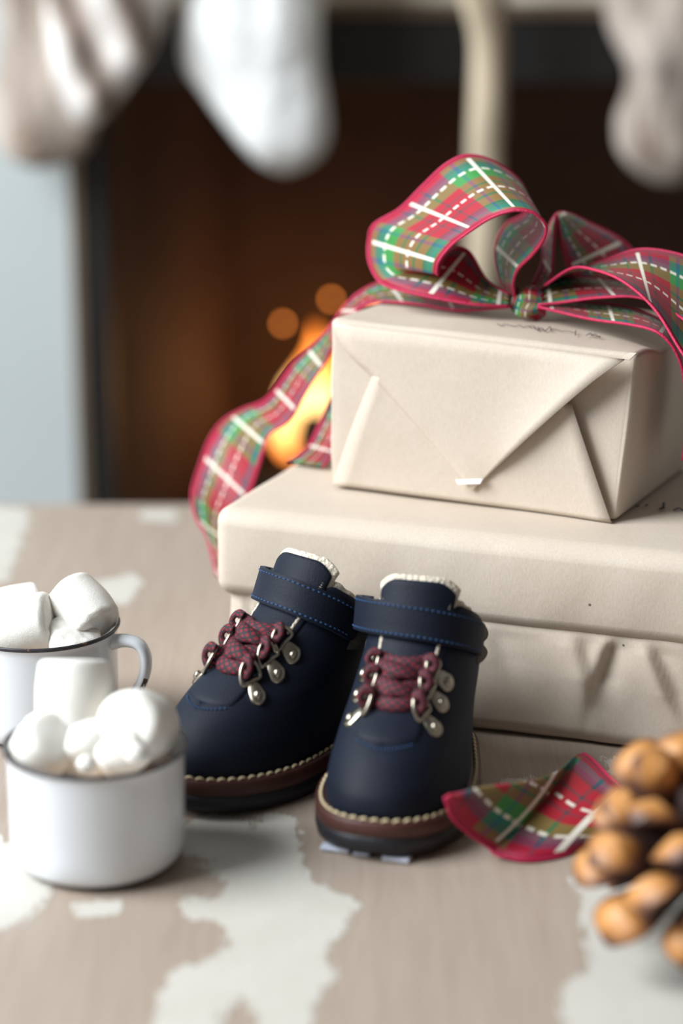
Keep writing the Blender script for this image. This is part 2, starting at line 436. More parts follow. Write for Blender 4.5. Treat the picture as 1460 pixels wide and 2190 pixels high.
PAINT_PX = [
    [(380, 1925), (465, 1920), (475, 1880), (425, 1850), (490, 1820), (560, 1735), (640, 1745), (640, 1840), (655, 1880), (755, 1930), (758, 1975), (705, 2020), (700, 2090), (655, 2200), (610, 2220), (560, 2200), (540, 2150), (490, 2130), (470, 2200), (330, 2220), (350, 2140), (385, 2070), (480, 2030), (495, 1985), (440, 1965), (385, 1970)],
    [(380, 1775), (470, 1730), (540, 1755), (560, 1800), (490, 1850), (385, 1830)],
    [(1215, 1850), (1235, 1960), (1255, 2040), (1200, 2100), (1195, 2240), (1700, 2240), (1700, 1840), (1400, 1800)],
    [(-60, 1700), (120, 1900), (60, 1975), (-60, 1990)],
    [(165, 1930), (265, 1925), (262, 1955), (170, 1960)],
    [(1288, 1625), (1345, 1610), (1385, 1660), (1380, 1700), (1330, 1690)],
    [(1066, 1672), (1120, 1655), (1150, 1680), (1100, 1700), (1070, 1695)],
    [(625, 1665), (705, 1640), (700, 1668), (660, 1680)],
    [(200, 1245), (290, 1225), (305, 1250), (270, 1290), (215, 1280)],
    [(-80, 1080), (60, 1085), (60, 1130), (40, 1170), (20, 1240), (-80, 1260)],
    [(285, 1090), (390, 1088), (370, 1115), (300, 1112)],
    [(640, 1560), (700, 1560), (690, 1600), (640, 1600)],
]
gx, gy = np.meshgrid(np.linspace(x0, x1, nx), np.linspace(y0, y1, ny))
fld = poly_field([[on(px, py)[:2] for px, py in pl] for pl in PAINT_PX], gx, gy)
# paint remains elsewhere too, out of the frame
far = (np.abs(gx) > .27) | (gy < .86)
nz = Noise3(14, 3, 26)(np.stack([gx, gy*.7, gx*0], -1))
fld = np.where(far & (gy < .86) | (np.abs(gx) > .34), np.maximum(fld, (nz-.75)*.02), fld)
fld = .5+np.clip(fld/.012, -1, 1)*.42
V = [(x, y, 0) for x, y in zip(gx.ravel(), gy.ravel())]; F = grid_faces(ny, nx)
n0 = len(V)
ring = [j for j in range(nx)]+[i*nx+nx-1 for i in range(1, ny)]+[(ny-1)*nx+j for j in range(nx-2, -1, -1)]+[i*nx for i in range(ny-2, 0, -1)]
for k, j in enumerate(ring):
    V.append((V[j][0], V[j][1], -.035))
for k in range(len(ring)):
    k2 = (k+1) % len(ring); F.append((ring[k], n0+k, n0+k2, ring[k2]))
F.append(tuple(n0+k for k in range(len(ring)-1, -1, -1)))
V = [(v[0], v[1]-1.1, v[2]+.46) for v in V]
top = obj('table_top', V, F, 'wood', tb, smooth=False)
at_ = top.data.attributes.new('paint', 'FLOAT', 'POINT')
at_.data.foreach_set('value', np.concatenate([fld.ravel(), np.full(len(ring), .9)]).astype(np.float32))
def tpart(name, a, b, c, d, e, f): return box(name, a, b, c-1.1, d-1.1, e+.46, f+.46, 'wood', tb, .003)
tpart('apron', -.66, .66, .60, .62, -.11, -.035); tpart('apron', -.66, .66, 1.58, 1.60, -.11, -.035)
tpart('apron', -.68, -.66, .60, 1.60, -.11, -.035); tpart('apron', .66, .68, .60, 1.60, -.11, -.035)
for sx in (-.69, .63):
    for sy in (.57, 1.57): tpart('leg', sx, sx+.06, sy, sy+.06, -.46, -.035)

# ------------------------------------------------------------------ parcels
def rounded_unit(hx, hy, hz, r, n, n_x=None):
    """points of a rounded box (half sizes hx,hy,hz) and quads; closed surface"""
    def axis(h, n=n):
        a = np.concatenate([np.linspace(-h, -h+r, 6)[:-1], np.linspace(-h+r, h-r, n), np.linspace(h-r, h, 6)[1:]]); return a
    ax, ay, az = axis(hx, n_x or n), axis(hy), axis(hz)
    idx = {}; V = []; F = []
    def vid(p):
        k = tuple(np.round(p, 7))
        if k not in idx: idx[k] = len(V); V.append(p)
        return idx[k]
    def face(A, B, fn, flip):
        g = [[vid(fn(a, b)) for b in B] for a in A]
        for i in range(len(A)-1):
            for j in range(len(B)-1):
                q = (g[i][j], g[i+1][j], g[i+1][j+1], g[i][j+1]); F.append(q[::-1] if flip else q)
    face(ax, ay, lambda a, b: (a, b, hz), False); face(ax, ay, lambda a, b: (a, b, -hz), True)
    face(ax, az, lambda a, b: (a, -hy, b), False); face(ax, az, lambda a, b: (a, hy, b), True)
    face(ay, az, lambda a, b: (hx, a, b), False); face(ay, az, lambda a, b: (-hx, a, b), True)
    P = np.array(V, float); H = np.array([hx, hy, hz])
    inn = np.clip(P, -(H-r), H-r); d = P-inn; L = np.linalg.norm(d, axis=1, keepdims=True)
    nrm = d/np.maximum(L, 1e-9)
    return inn+nrm*r, nrm, F
def trilin(U, C):
    """U in [-1,1]^3, C[i][j][k] corner (x lo/hi, y lo/hi, z lo/hi)"""
    a = (U+1)/2; out = np.zeros_like(U)
    for i in (0, 1):
        for j in (0, 1):
            for k in (0, 1):
                w = (a[:, 0] if i else 1-a[:, 0])*(a[:, 1] if j else 1-a[:, 1])*(a[:, 2] if k else 1-a[:, 2])
                out += w[:, None]*np.array(C[i][j][k])
    return out
def corners(fl, fr, bk_l, bk_r, zlow, z_fl, z_fr, z_bl, z_br, topshift=(0, 0, 0, 0)):
    g = lambda p, z: (p[0], p[1], z)
    return [[[g(fl, zlow), g(fl+np.array([topshift[0], 0]), z_fl)], [g(bk_l, zlow), g(bk_l, z_bl)]],
            [[g(fr, zlow), g(fr+np.array([topshift[1], 0]), z_fr)], [g(bk_r, zlow), g(bk_r, z_br)]]]
BH = .1126
dB = np.array([.9424, -.3345]); bB = np.array([.380, .925])
FLb = np.array([-.0678, 1.2831])
big = thing('large_parcel', 'large brown kraft paper parcel lying under the smaller one, behind the boots', 'parcel', (*(FLb+dB*.18+bB*.13), 0))
off = np.array([*(FLb+dB*.18+bB*.13), 0])
LB = .37; DB = .26
def big_piece(name, zl, zh, puff, r, seed, wr, grow=0.0, n=46, undercut=0):
    n = 36
    hx, hy, hz = LB/2, DB/2, (zh-zl)/2
    P, nrm, F = rounded_unit(hx, hy, hz, r, n, 150)
    C = corners(FLb-dB*grow-bB*grow, FLb+dB*(LB+grow)-bB*grow, FLb+bB*(DB+grow)-dB*grow, FLb+dB*(LB+grow)+bB*(DB+grow), zl, zh, zh, zh, zh)
    Q = trilin(P/np.array([hx, hy, hz]), C)
    NW = nrm[:, :1]*np.array([*dB, 0])+nrm[:, 1:2]*np.array([*bB, 0])+nrm[:, 2:]*np.array([0, 0, 1.])
    u = P/np.array([hx, hy, hz])
    bul = np.clip(1-u[:, 0]**2, 0, 1)*np.clip(1-u[:, 2]**2, 0, 1)
    side = 1-np.abs(nrm[:, 2])
    amp = side*puff*bul**.6
    n1 = Noise3(10, seed, 38)(Q); n2 = Noise3(10, seed+1, 110)(Q*np.array([1, 1, .6]))
    amp += wr*(np.sign(n1)*np.abs(n1)**1.2*.6+n2*.25)*(.25+.75*side)
    amp = np.where(u[:, 2] < -.97, 0, amp)
    Q = Q+NW*amp[:, None]
    return obj(name, Q-off, F, 'kraft', big), Q
lower, Ql = big_piece('lower_wrap', 0.0003, .070, .0015, .009, 21, .0024)
upper, Qu = big_piece('upper_wrap', .0615, BH, .0045, .0085, 41, .0011, grow=.0022)
# sharp wrinkles of the lower paper, pinched under the overlapping edge
def crease(o, px, w, depth, tilt, z_hi=.064, z_lo=.0):
    me = o.data
    for v in me.vertices:
        p = np.array(v.co)+off
        rel = p[:2]-FLb; a = rel@dB; b = rel@np.array([.3345, .9424])
        if b > .02 or p[2] > z_hi: continue
        x = a-px-tilt*(z_hi-p[2]); k = math.exp(-(x/w)**2)*min(1, max(0, z_hi-p[2])/.008)*math.exp(-max(0, z_lo+.03-p[2])/.012)
        s = -math.tanh(x/(w*.22))
        v.co.x -= .3345*depth*k*s; v.co.y -= .9424*depth*k*s
for args in ((.205, .013, .0026, .30, .008), (.224, .010, .0034, -.28, .010), (.243, .010, .0030, .45, .004), (.128, .016, .0016, -.55, .012), (.155, .020, .0016, .40, .014), (.100, .012, .0012, .2, .02), (.012, .007, .0022, .35, .01), (.025, .007, .0014, -.3, .02)):
    crease(lower, args[0], args[1], args[2], args[3], z_lo=args[4])
# small parcel
SB0 = np.array([-.0059, 1.3227]); SB1 = np.array([.1489, 1.2535])
dS = (SB1-SB0)/np.linalg.norm(SB1-SB0); LS = np.linalg.norm(SB1-SB0); nS = np.array([-dS[1], dS[0]])
DS = .122
soff = np.array([*(SB0+dS*LS/2+nS*DS/2), BH])
small = thing('small_parcel', 'smaller brown paper parcel with envelope folded end, on top of the large parcel', 'parcel', soff)
ZT_L, ZT_R = .2105, .2060
hx, hy, hz = LS/2, DS/2, .049
P, nrm, F = rounded_unit(hx, hy, hz, .0035, 40)
C = corners(SB0, SB1, SB0+nS*DS, SB1+nS*DS+dS*.004, BH+.0008, ZT_L, ZT_R, ZT_L-.006, ZT_R-.001)
C[1][0][1] = (SB1[0]+.0080, SB1[1]+.0005, ZT_R); C[1][1][1] = (SB1[0]+nS[0]*DS+.010, SB1[1]+nS[1]*DS, ZT_R-.001)
Q = trilin(P/np.array([hx, hy, hz]), C); u = P/np.array([hx, hy, hz])
NW = nrm[:, :1]*np.array([*dS, 0])+nrm[:, 1:2]*np.array([*nS, 0])+nrm[:, 2:]*np.array([0, 0, 1.])
bul = np.clip(1-u[:, 0]**2, 0, 1)*np.clip(1-u[:, 1]**2, 0, 1)+np.clip(1-u[:, 2]**2, 0, 1)*.5
amp = .0016*np.clip(bul, 0, 1)*(np.abs(nrm[:, 1]) < .9)+.0005*Noise3(10, 77, 60)(Q)
amp = np.where(u[:, 2] < -.95, 0, amp)
# the right top edge is softly rounded further back
soft = np.clip((u[:, 0]-.55)/.45, 0, 1)*np.clip((u[:, 2]-.5)/.5, 0, 1)*np.clip((u[:, 1]+.9)/.6, 0, 1)
Q = Q+NW*amp[:, None]; Q[:, 2] -= .008*soft**2; 
obj('wrapped_box', Q-soff, F, 'kraft', small)
# folded end: sheets lying on the front face.  a along the face, b height, c lift off the face
def front_ab(px, py):
    d = _ray(px, py); n3 = np.array([*nS, 0]); o3 = np.array([0, 0, CAM_H]); t = ((np.array([*SB0, 0])-o3)@n3)/(d@n3); p = o3+d*t
    return (p[:2]-SB0)@dS, p[2]
def front_pt(a, b, c): return np.array([*(SB0+dS*a-nS*c), b])
def flap(name, outline_px, lift, mat='kraft', n=18, thick=.0005, parent=small):
    """outline: left chain and right chain of px points from top to bottom with the same count"""
    Lc, Rc = outline_px
    Lc = catmull([(*front_ab(*p), 0) for p in Lc], 6)[:, :2] if len(Lc) > 2 else np.linspace(front_ab(*Lc[0]), front_ab(*Lc[1]), 13)
    Rc = catmull([(*front_ab(*p), 0) for p in Rc], 6)[:, :2] if len(Rc) > 2 else np.linspace(front_ab(*Rc[0]), front_ab(*Rc[1]), 13)
    m = 26
    ti = np.linspace(0, 1, m)
    def rs(c): return np.stack([np.interp(ti, np.linspace(0, 1, len(c)), c[:, k]) for k in (0, 1)], 1)
    Lc, Rc = rs(Lc), rs(Rc); V = []
    for i in range(m):
        for j in range(n):
            s = j/(n-1); ab = Lc[i]*(1-s)+Rc[i]*s
            V.append(front_pt(ab[0], ab[1], lift(s, ti[i], ab[0], ab[1]))-soff)
    o = obj(name, V, grid_faces(m, n), mat, parent); fix(o); solid(o, thick, 0); return o
nzf = Noise3(8, 5, 70)
wob = lambda a, b: .00025*float(nzf(np.array([a, b, 0])))
flap('bottom_flap', ([(800, 803), (760, 900), (712, 1036)], [(1228, 862), (1270, 990), (1312, 1114)]),
     lambda s, t, a, b: .0020+.0030*s**7-.0010*t+wob(a, b)+.0010*math.exp(-((s-.0)/.05)**2))
flap('end_flap', ([(712, 690), (745, 752), (800, 806), (890, 905), (1006, 1040)], [(1340, 766), (1290, 800), (1222, 856), (1110, 956), (1014, 1046)]),
     lambda s, t, a, b: .0036+.0078*(s**5)*math.sin(PI*min(1, t*1.12))**.8-.0012*(1-s)**3+wob(a, b)-.0022*max(0, 1-t/.10)*(1-s**4))
flap('end_flap', ([(1350, 752), (1335, 762)], [(1366, 752), (1352, 766)]), lambda s, t, a, b: .0035+.002*t)
flap('tape_strip', ([(982, 1020), (988, 1030)], [(1042, 1018), (1036, 1029)]), lambda s, t, a, b: .0062, mat='tape', thick=.0002)
# handwriting on the top, pen strokes as thin raised ink lines (read from the far side)
def ink(name, strokes_px, plane_fn, parent, offs, r=.00024):
    Vs, Fs = [], []
    for st in strokes_px:
        p = np.array([plane_fn(x, y) for x, y in st]); p = catmull(p, 4)
        p[:, 2] += .0003
        V, F, _ = tube_vf(p-offs, r, r*.5, 6); b = len(Vs); Vs += list(V); Fs += [tuple(b+i for i in f) for f in F]
    return obj(name, Vs, Fs, 'ink', parent)
import bisect
def top_plane(px, py):
    # height of the parcel's top where the line of sight meets it
    z = .2075
    for _ in range(3):
        p = on(px, py, z); rel = p[:2]-SB0; a = np.clip(rel@dS/LS, 0, 1); z = ZT_L+(ZT_R-ZT_L)*a+.0013
    return on(px, py, z)
W1 = [[(1062, 693), (1072, 698), (1078, 694), (1088, 696), (1100, 699), (1110, 696), (1118, 701), (1128, 698), (1138, 703)],
      [(1130, 700), (1140, 697), (1144, 704), (1152, 708), (1150, 700)], [(1150, 707), (1158, 702), (1164, 710), (1171, 704), (1176, 700), (1178, 710)],
      [(1178, 704), (1190, 706), (1200, 709), (1212, 709), (1222, 711), (1231, 713)], [(1231, 708), (1230, 718)],
      [(1253, 719), (1262, 713), (1266, 719), (1272, 715), (1278, 720), (1284, 720)], [(1256, 716), (1270, 718), (1283, 722)]]
ink('handwriting', W1, top_plane, small, soff)
W2 = [[(1419, 1076), (1418, 1088)], [(1417, 1087), (1410, 1090)], [(1380, 1083), (1384, 1080)], [(1360, 1084), (1366, 1082)], [(1440, 1092), (1452, 1088), (1462, 1094)]]
ink('handwriting', W2, lambda x, y: on(x, y, BH+.0012), big, off, r=.0007)

# ------------------------------------------------------------------ plaid ribbon
PER = .070   # length of one repeat of the plaid along the ribbon
def ribbon(name, stations, parent, offs, n=8, m=9, mat='plaid', bow=0.0, v0=0.0, selv=True, flip=False, fr=0.0, world=False, phase=None, ub=None, lscale=1.0, cut=0):
    St = np.array([[*at(xa, ya, Ya), *at(xb, yb, Yb)] for xa, ya, Ya, xb, yb, Yb in stations]) if not world else np.array(stations)
    C = catmull(St, n); A, B = C[:, :3], C[:, 3:]
    mid = (A+B)/2; L = np.concatenate([[0], np.cumsum(np.linalg.norm(np.diff(mid, axis=0), axis=1))])+v0
    L = L*lscale
    if phase is not None: L = L-L[min(len(L)-1, int(phase[0]*n))]+PER*(phase[1]+10)
    UB = np.ones(len(A)) if ub is None else np.clip(catmull(np.array([[u_, 0, 0] for u_ in ub]), n)[:, 0], .01, 1)
    V = []; UV = []
    tang = np.gradient(mid, axis=0)
    for i in range(len(A)):
        nr = np.cross(tang[i], B[i]-A[i]); nr = nr/(np.linalg.norm(nr)+1e-9)
        for j in range(m):
            s = j/(m-1); p = A[i]*(1-s)+B[i]*s+nr*(bow*4*s*(1-s)+fr*math.sin(s*9+L[i]*60))
            V.append(p-offs); UV.append((1-s*UB[i] if flip else s*UB[i], L[i]))
    o = obj(name, V, grid_faces(len(A), m), mat, parent, uvs=UV); solid(o, .0005, 0)
    if selv:
        for E in (0, m-1):
            path = np.array([V[i*m+E] for i in range(cut*n if E else 0, len(A))])
            tube('selvage', path, .0009, .0009, 'crimson', o, ns=6)
    return o
kp = at(1130, 645, 1.335)
boff = np.array([kp[0], kp[1], .2085])
bow = thing('plaid_ribbon_bow', 'red and green plaid ribbon bow tied around the smaller parcel', 'ribbon bow', boff)
K = 1.332
loopL = [(1088, 630, K, 1090, 655, K-.006), (1040, 600, K+.012, 1020, 652, K-.008), (1004, 540, K+.02, 930, 637, K-.002), (975, 530, K+.02, 862, 622, K+.008),
         (950, 548, 1.335, 814, 604, 1.352), (935, 587, 1.322, 790, 562, 1.368), (938, 560, 1.318, 788, 515, 1.376), (965, 525, 1.314, 800, 480, 1.374),
         (1000, 498, 1.308, 855, 446, 1.366), (1040, 471, 1.302, 905, 396, 1.358), (1075, 456, 1.298, 955, 350, 1.350), (1110, 450, 1.296, 1002, 332, 1.348),
         (1145, 458, 1.295, 1060, 348, 1.349), (1167, 482, 1.297, 1115, 392, 1.352), (1162, 512, 1.303, 1125, 450, 1.360), (1138, 545, 1.310, 1080, 480, 1.366),
         (1108, 575, 1.318, 1058, 530, 1.364), (1097, 606, 1.325, 1066, 590, 1.352), (1102, 638, 1.330, 1086, 630, 1.340)]
ribbon('loop', loopL, bow, boff, n=8, m=11, flip=True, phase=(6.1, .22))
loopR = [(1150, 652, K-.012, 1150, 628, K), (1200, 647, K-.016, 1190, 594, K+.01), (1290, 636, K-.03, 1255, 592, K+.01), (1380, 640, K-.045, 1340, 600, K+.004),
         (1480, 700, K-.08, 1440, 590, K-.012), (1535, 800, K-.105, 1530, 640, K-.03), (1500, 800, K-.105, 1530, 590, K-.03), (1460, 757, K-.095, 1470, 550, K-.02),
         (1400, 662, K-.075, 1372, 533, K-.008), (1332, 602, K-.058, 1290, 558, K+.004), (1270, 577, K-.04, 1225, 580, K+.012), (1222, 574, K-.024, 1190, 598, K+.010), (1165, 610, K-.008, 1150, 622, K+.006)]
ribbon('loop', loopR, bow, boff, n=8, m=11, flip=True, phase=(8.2, .69))
loopB = [(1150, 628, K+.004, 1138, 610, K+.012), (1178, 590, K+.01, 1160, 560, K+.028), (1183, 525, K+.012, 1164, 515, K+.04), (1190, 462, K+.016, 1196, 456, K+.062),
         (1200, 520, K+.02, 1262, 478, K+.072), (1215, 572, K+.022, 1335, 518, K+.076), (1235, 600, K+.02, 1345, 555, K+.07), (1200, 625, K+.01, 1260, 612, K+.05), (1150, 638, K+.002, 1170, 628, K+.02)]
ribbon('loop', loopB, bow, boff, n=8, m=9, v0=.03)
tailL = [(1095, 634, K+.006, 1092, 656, K-.006), (965, 620, 1.372, 985, 664, 1.345), (875, 604, 1.392, 905, 652, 1.362), (815, 604, 1.398, 850, 646, 1.372), (765, 628, 1.398, 806, 646, 1.378),
         (733, 660, 1.400, 768, 660, 1.388), (712, 690, 1.402, 738, 700, 1.394), (692, 716, 1.404, 708, 745, 1.396), (662, 746, 1.406, 690, 782, 1.398),
         (623, 783, 1.41, 663, 823, 1.40), (571, 852, 1.42, 617, 899, 1.402), (518, 876, 1.44, 577, 928, 1.404), (479, 899, 1.445, 561, 971, 1.406), (449, 938, 1.44, 541, 1032, 1.41),
         (426, 997, 1.43, 522, 1080, 1.412), (411, 1053, 1.42, 500, 1120, 1.41), (418, 1105, 1.41, 490, 1160, 1.40), (443, 1150, 1.40, 486, 1200, 1.385), (464, 1232, 1.385, 492, 1260, 1.37)]
ribbon('tail', tailL, bow, boff, n=7, m=9, phase=(11.6, .22))
tailM = [(730, 790, 1.412, 780, 830, 1.41), (705, 856, 1.408, 748, 900, 1.400), (664, 946, 1.398, 716, 962, 1.386), (636, 974, 1.380, 700, 986, 1.368), (616, 986, 1.370, 690, 998, 1.358)]
ribbon('tail', tailM, bow, boff, n=7, m=9, v0=.0)
wrapR = [(1148, 632, K+.006, 1150, 656, K-.012), (1245, 646, K-.002, 1260, 682, K-.034), (1338, 657, K-.016, 1345, 694, K-.05), (1418, 688, K-.026, 1404, 710, K-.062), (1455, 735, K-.03, 1442, 748, K-.066),
         (1478, 800, K-.03, 1462, 810, K-.066), (1484, 900, K-.03, 1466, 915, K-.066), (1478, 960, K-.03, 1460, 985, K-.066)]
ribbon('wrap_band', wrapR, bow, boff, n=7, m=7, v0=.04)
# knot: a tight pleated wad of ribbon
Vk, UVk = [], []
nr, ns = 14, 28
for i in range(nr):
    t = i/(nr-1); x = (t-.5)*.017; r = .0052+.0034*math.sin(PI*t)
    for j in range(ns):
        a = 2*PI*j/ns; rr = r*(1+.16*math.sin(5*a+3*t)+.10*math.sin(9*a-4*t))
        Vk.append((x+.0012*math.sin(3*a), rr*math.cos(a)*.9, rr*math.sin(a)+.0095)); UVk.append((t, .02+abs(a-PI)*.012))
Vk = [Matrix.Rotation(math.radians(-24), 3, 'Z') @ Vector(v) for v in Vk]
fk = grid_faces(nr, ns, True)+[tuple(range(ns))[::-1], tuple((nr-1)*ns+k for k in range(ns))]
obj('knot', [v+Vector((0, -.006, 0)) for v in Vk], fk, 'plaid', bow, uvs=UVk)

# ribbon end lying on the table next to the pinecone
def zst(L): return [[*on(xa, ya, za), *on(xb, yb, zb)] for xa, ya, za, xb, yb, zb in L]
re = zst([(951, 1705, .036, 955, 1701, .036), (968, 1750, .024, 1030, 1682, .033), (1005, 1785, .014, 1110, 1672, .028), (1045, 1812, .006, 1187, 1652, .023), (1064, 1828, .003, 1245, 1612, .018),
          (1128, 1840, .0015, 1305, 1664, .018), (1200, 1830, .0012, 1338, 1694, .016), (1250, 1808, .001, 1375, 1735, .012), (1290, 1790, .001, 1420, 1760, .008)])
roff = np.array([*on(1130, 1760)[:2], 0])
rend = thing('plaid_ribbon_end', 'loose curled plaid ribbon end on the table between boot and pinecone', 'ribbon', roff)
ribbon('ribbon_strip', re, rend, roff, n=8, m=13, bow=.003, world=True, phase=(3, .22), ub=[.02, .31, .54, .75, 1, 1, 1, 1, 1], lscale=.62, cut=4)

# ------------------------------------------------------------------ boots
def mono(xs, ys):
    xs = np.array(xs, float); ys = np.array(ys, float)
    d = np.diff(ys)/np.diff(xs); m = np.zeros(len(xs)); m[0], m[-1] = d[0], d[-1]
    for i in range(1, len(xs)-1): m[i] = 0 if d[i-1]*d[i] <= 0 else 2*d[i-1]*d[i]/(d[i-1]+d[i])
    def f(x):
        x = float(min(max(x, xs[0]), xs[-1])); i = int(min(max(np.searchsorted(xs, x)-1, 0), len(xs)-2)); h = xs[i+1]-xs[i]; t = (x-xs[i])/h
        return float((2*t**3-3*t**2+1)*ys[i]+(t**3-2*t**2+t)*h*m[i]+(-2*t**3+3*t**2)*ys[i+1]+(t**3-t**2)*h*m[i+1])
    return f
XF = mono([.014, .020, .026, .033, .040, .046, .051, .056, .063, .072, .082, .094, .106, .120], [.1375, .1390, .1383, .1345, .1275, .1175, .1065, .0965, .0865, .0795, .0755, .0730, .0715, .0705])
XB = mono([.014, .022, .035, .050, .065, .080, .095, .110], [.0045, .0025, .0015, .0040, .0080, .0100, .0090, .0070])
WM = mono([.014, .020, .030, .040, .050, .060, .075, .090, .110], [.0325, .0335, .0330, .0315, .0300, .0290, .0274, .0266, .0270])
HF = mono([.014, .03, .05, .07, .11], [.74, .78, .90, 1.0, 1.0])
NN = mono([.014, .03, .045, .06, .11], [2.5, 2.35, 2.15, 2.05, 2.15])
def wid(s, z):
    n = NN(z); k = HF(z); t = min(1, max(0, (s-.15)/.5)); t = t*t*(3-2*t)
    return WM(z)*(k+(1-k)*t)*max(0, 1-abs(2*s-1)**n)**(1/n)
def spring(x, z): return .0045*max(0, (x-.085)/.055)**2*max(0, 1-z/.055)
def outline(z, th, off=0.0):
    """point on the boot skin at height z, angle th from the toe (0) round the left side; off pushes it outwards"""
    xb, xf = XB(z), XF(z); s = (1+math.cos(th))/2
    y = math.copysign(wid(s, z), math.sin(th)) if abs(math.sin(th)) > 1e-9 else 0
    return np.array([xb+(xf-xb)*s, y])
def skin(z, th, off=0.0):
    p = outline(z, th)
    if off:
        a = outline(z, th-.02); b = outline(z, th+.02); t = b-a; nn = np.array([t[1], -t[0]]); nn /= (np.linalg.norm(nn)+1e-12)
        p = p+nn*off
    return np.array([p[0], p[1], z+spring(p[0], z)])
def th_at(z, y):
    """angle at which the front half of the outline at z has half-width y"""
    lo, hi = 0.0, PI/2
    for _ in range(30):
        mid = (lo+hi)/2
        if wid((1+math.cos(mid))/2, z) < y: lo = mid
        else: hi = mid
    return (lo+hi)/2
def gap(z):
    t = min(1, max(0, (z-.0475)/.0042)); return .0136*t**.5 + max(0, z-.06)*.05
ZTOP = .0970
def ztop(th): # the collar dips to the heel; facing corners are rounded
    c = math.cos(th); return ZTOP+.0015*c-.0130*(1-c)/2 if True else ZTOP
def sleeve_grid(z0, z1f, off, nr, nc, jitter=0, gapx=0.0, round_corner=True):
    V = []
    for i in range(nr):
        v = i/(nr-1)
        for j in range(nc):
            f = j/(nc-1); q = 2*f-1
            zt = z1f if not callable(z1f) else None
            thb = q*PI
            # angle runs from the right facing edge round the heel to the left facing edge
            z_guess = z0+v*(ZTOP-z0)
            g = gap(z_guess)+gapx; t0 = th_at(z_guess, g) if g > 1e-5 else 0.0
            th = t0+(2*PI-2*t0)*f
            zt = z1f(th) if callable(z1f) else z1f
            e = min(f, 1-f)*2*PI
            if round_corner: zt -= .010*max(0, 1-e/.35)**2
            z = z0+v*(zt-z0)
            g = gap(z)+gapx; t0 = th_at(z, g) if g > 1e-5 else 0.0
            th = t0+(2*PI-2*t0)*f
            p = skin(z, th, off)
            V.append(p)
    return np.array(V)
LEAN = math.radians(19)
def lean_back(v):
    # the shaft leans back over the heel, bending at the ankle
    x, y, z = v; t = min(1, max(0, (z-.036)/.05)); f = LEAN*t*t*(3-2*t); xp, zp = .052, .046
    return (xp+(x-xp)*math.cos(f)-(z-zp)*math.sin(f)+.004*t, y, zp+(x-xp)*math.sin(f)*.9+(z-zp)*math.cos(f))
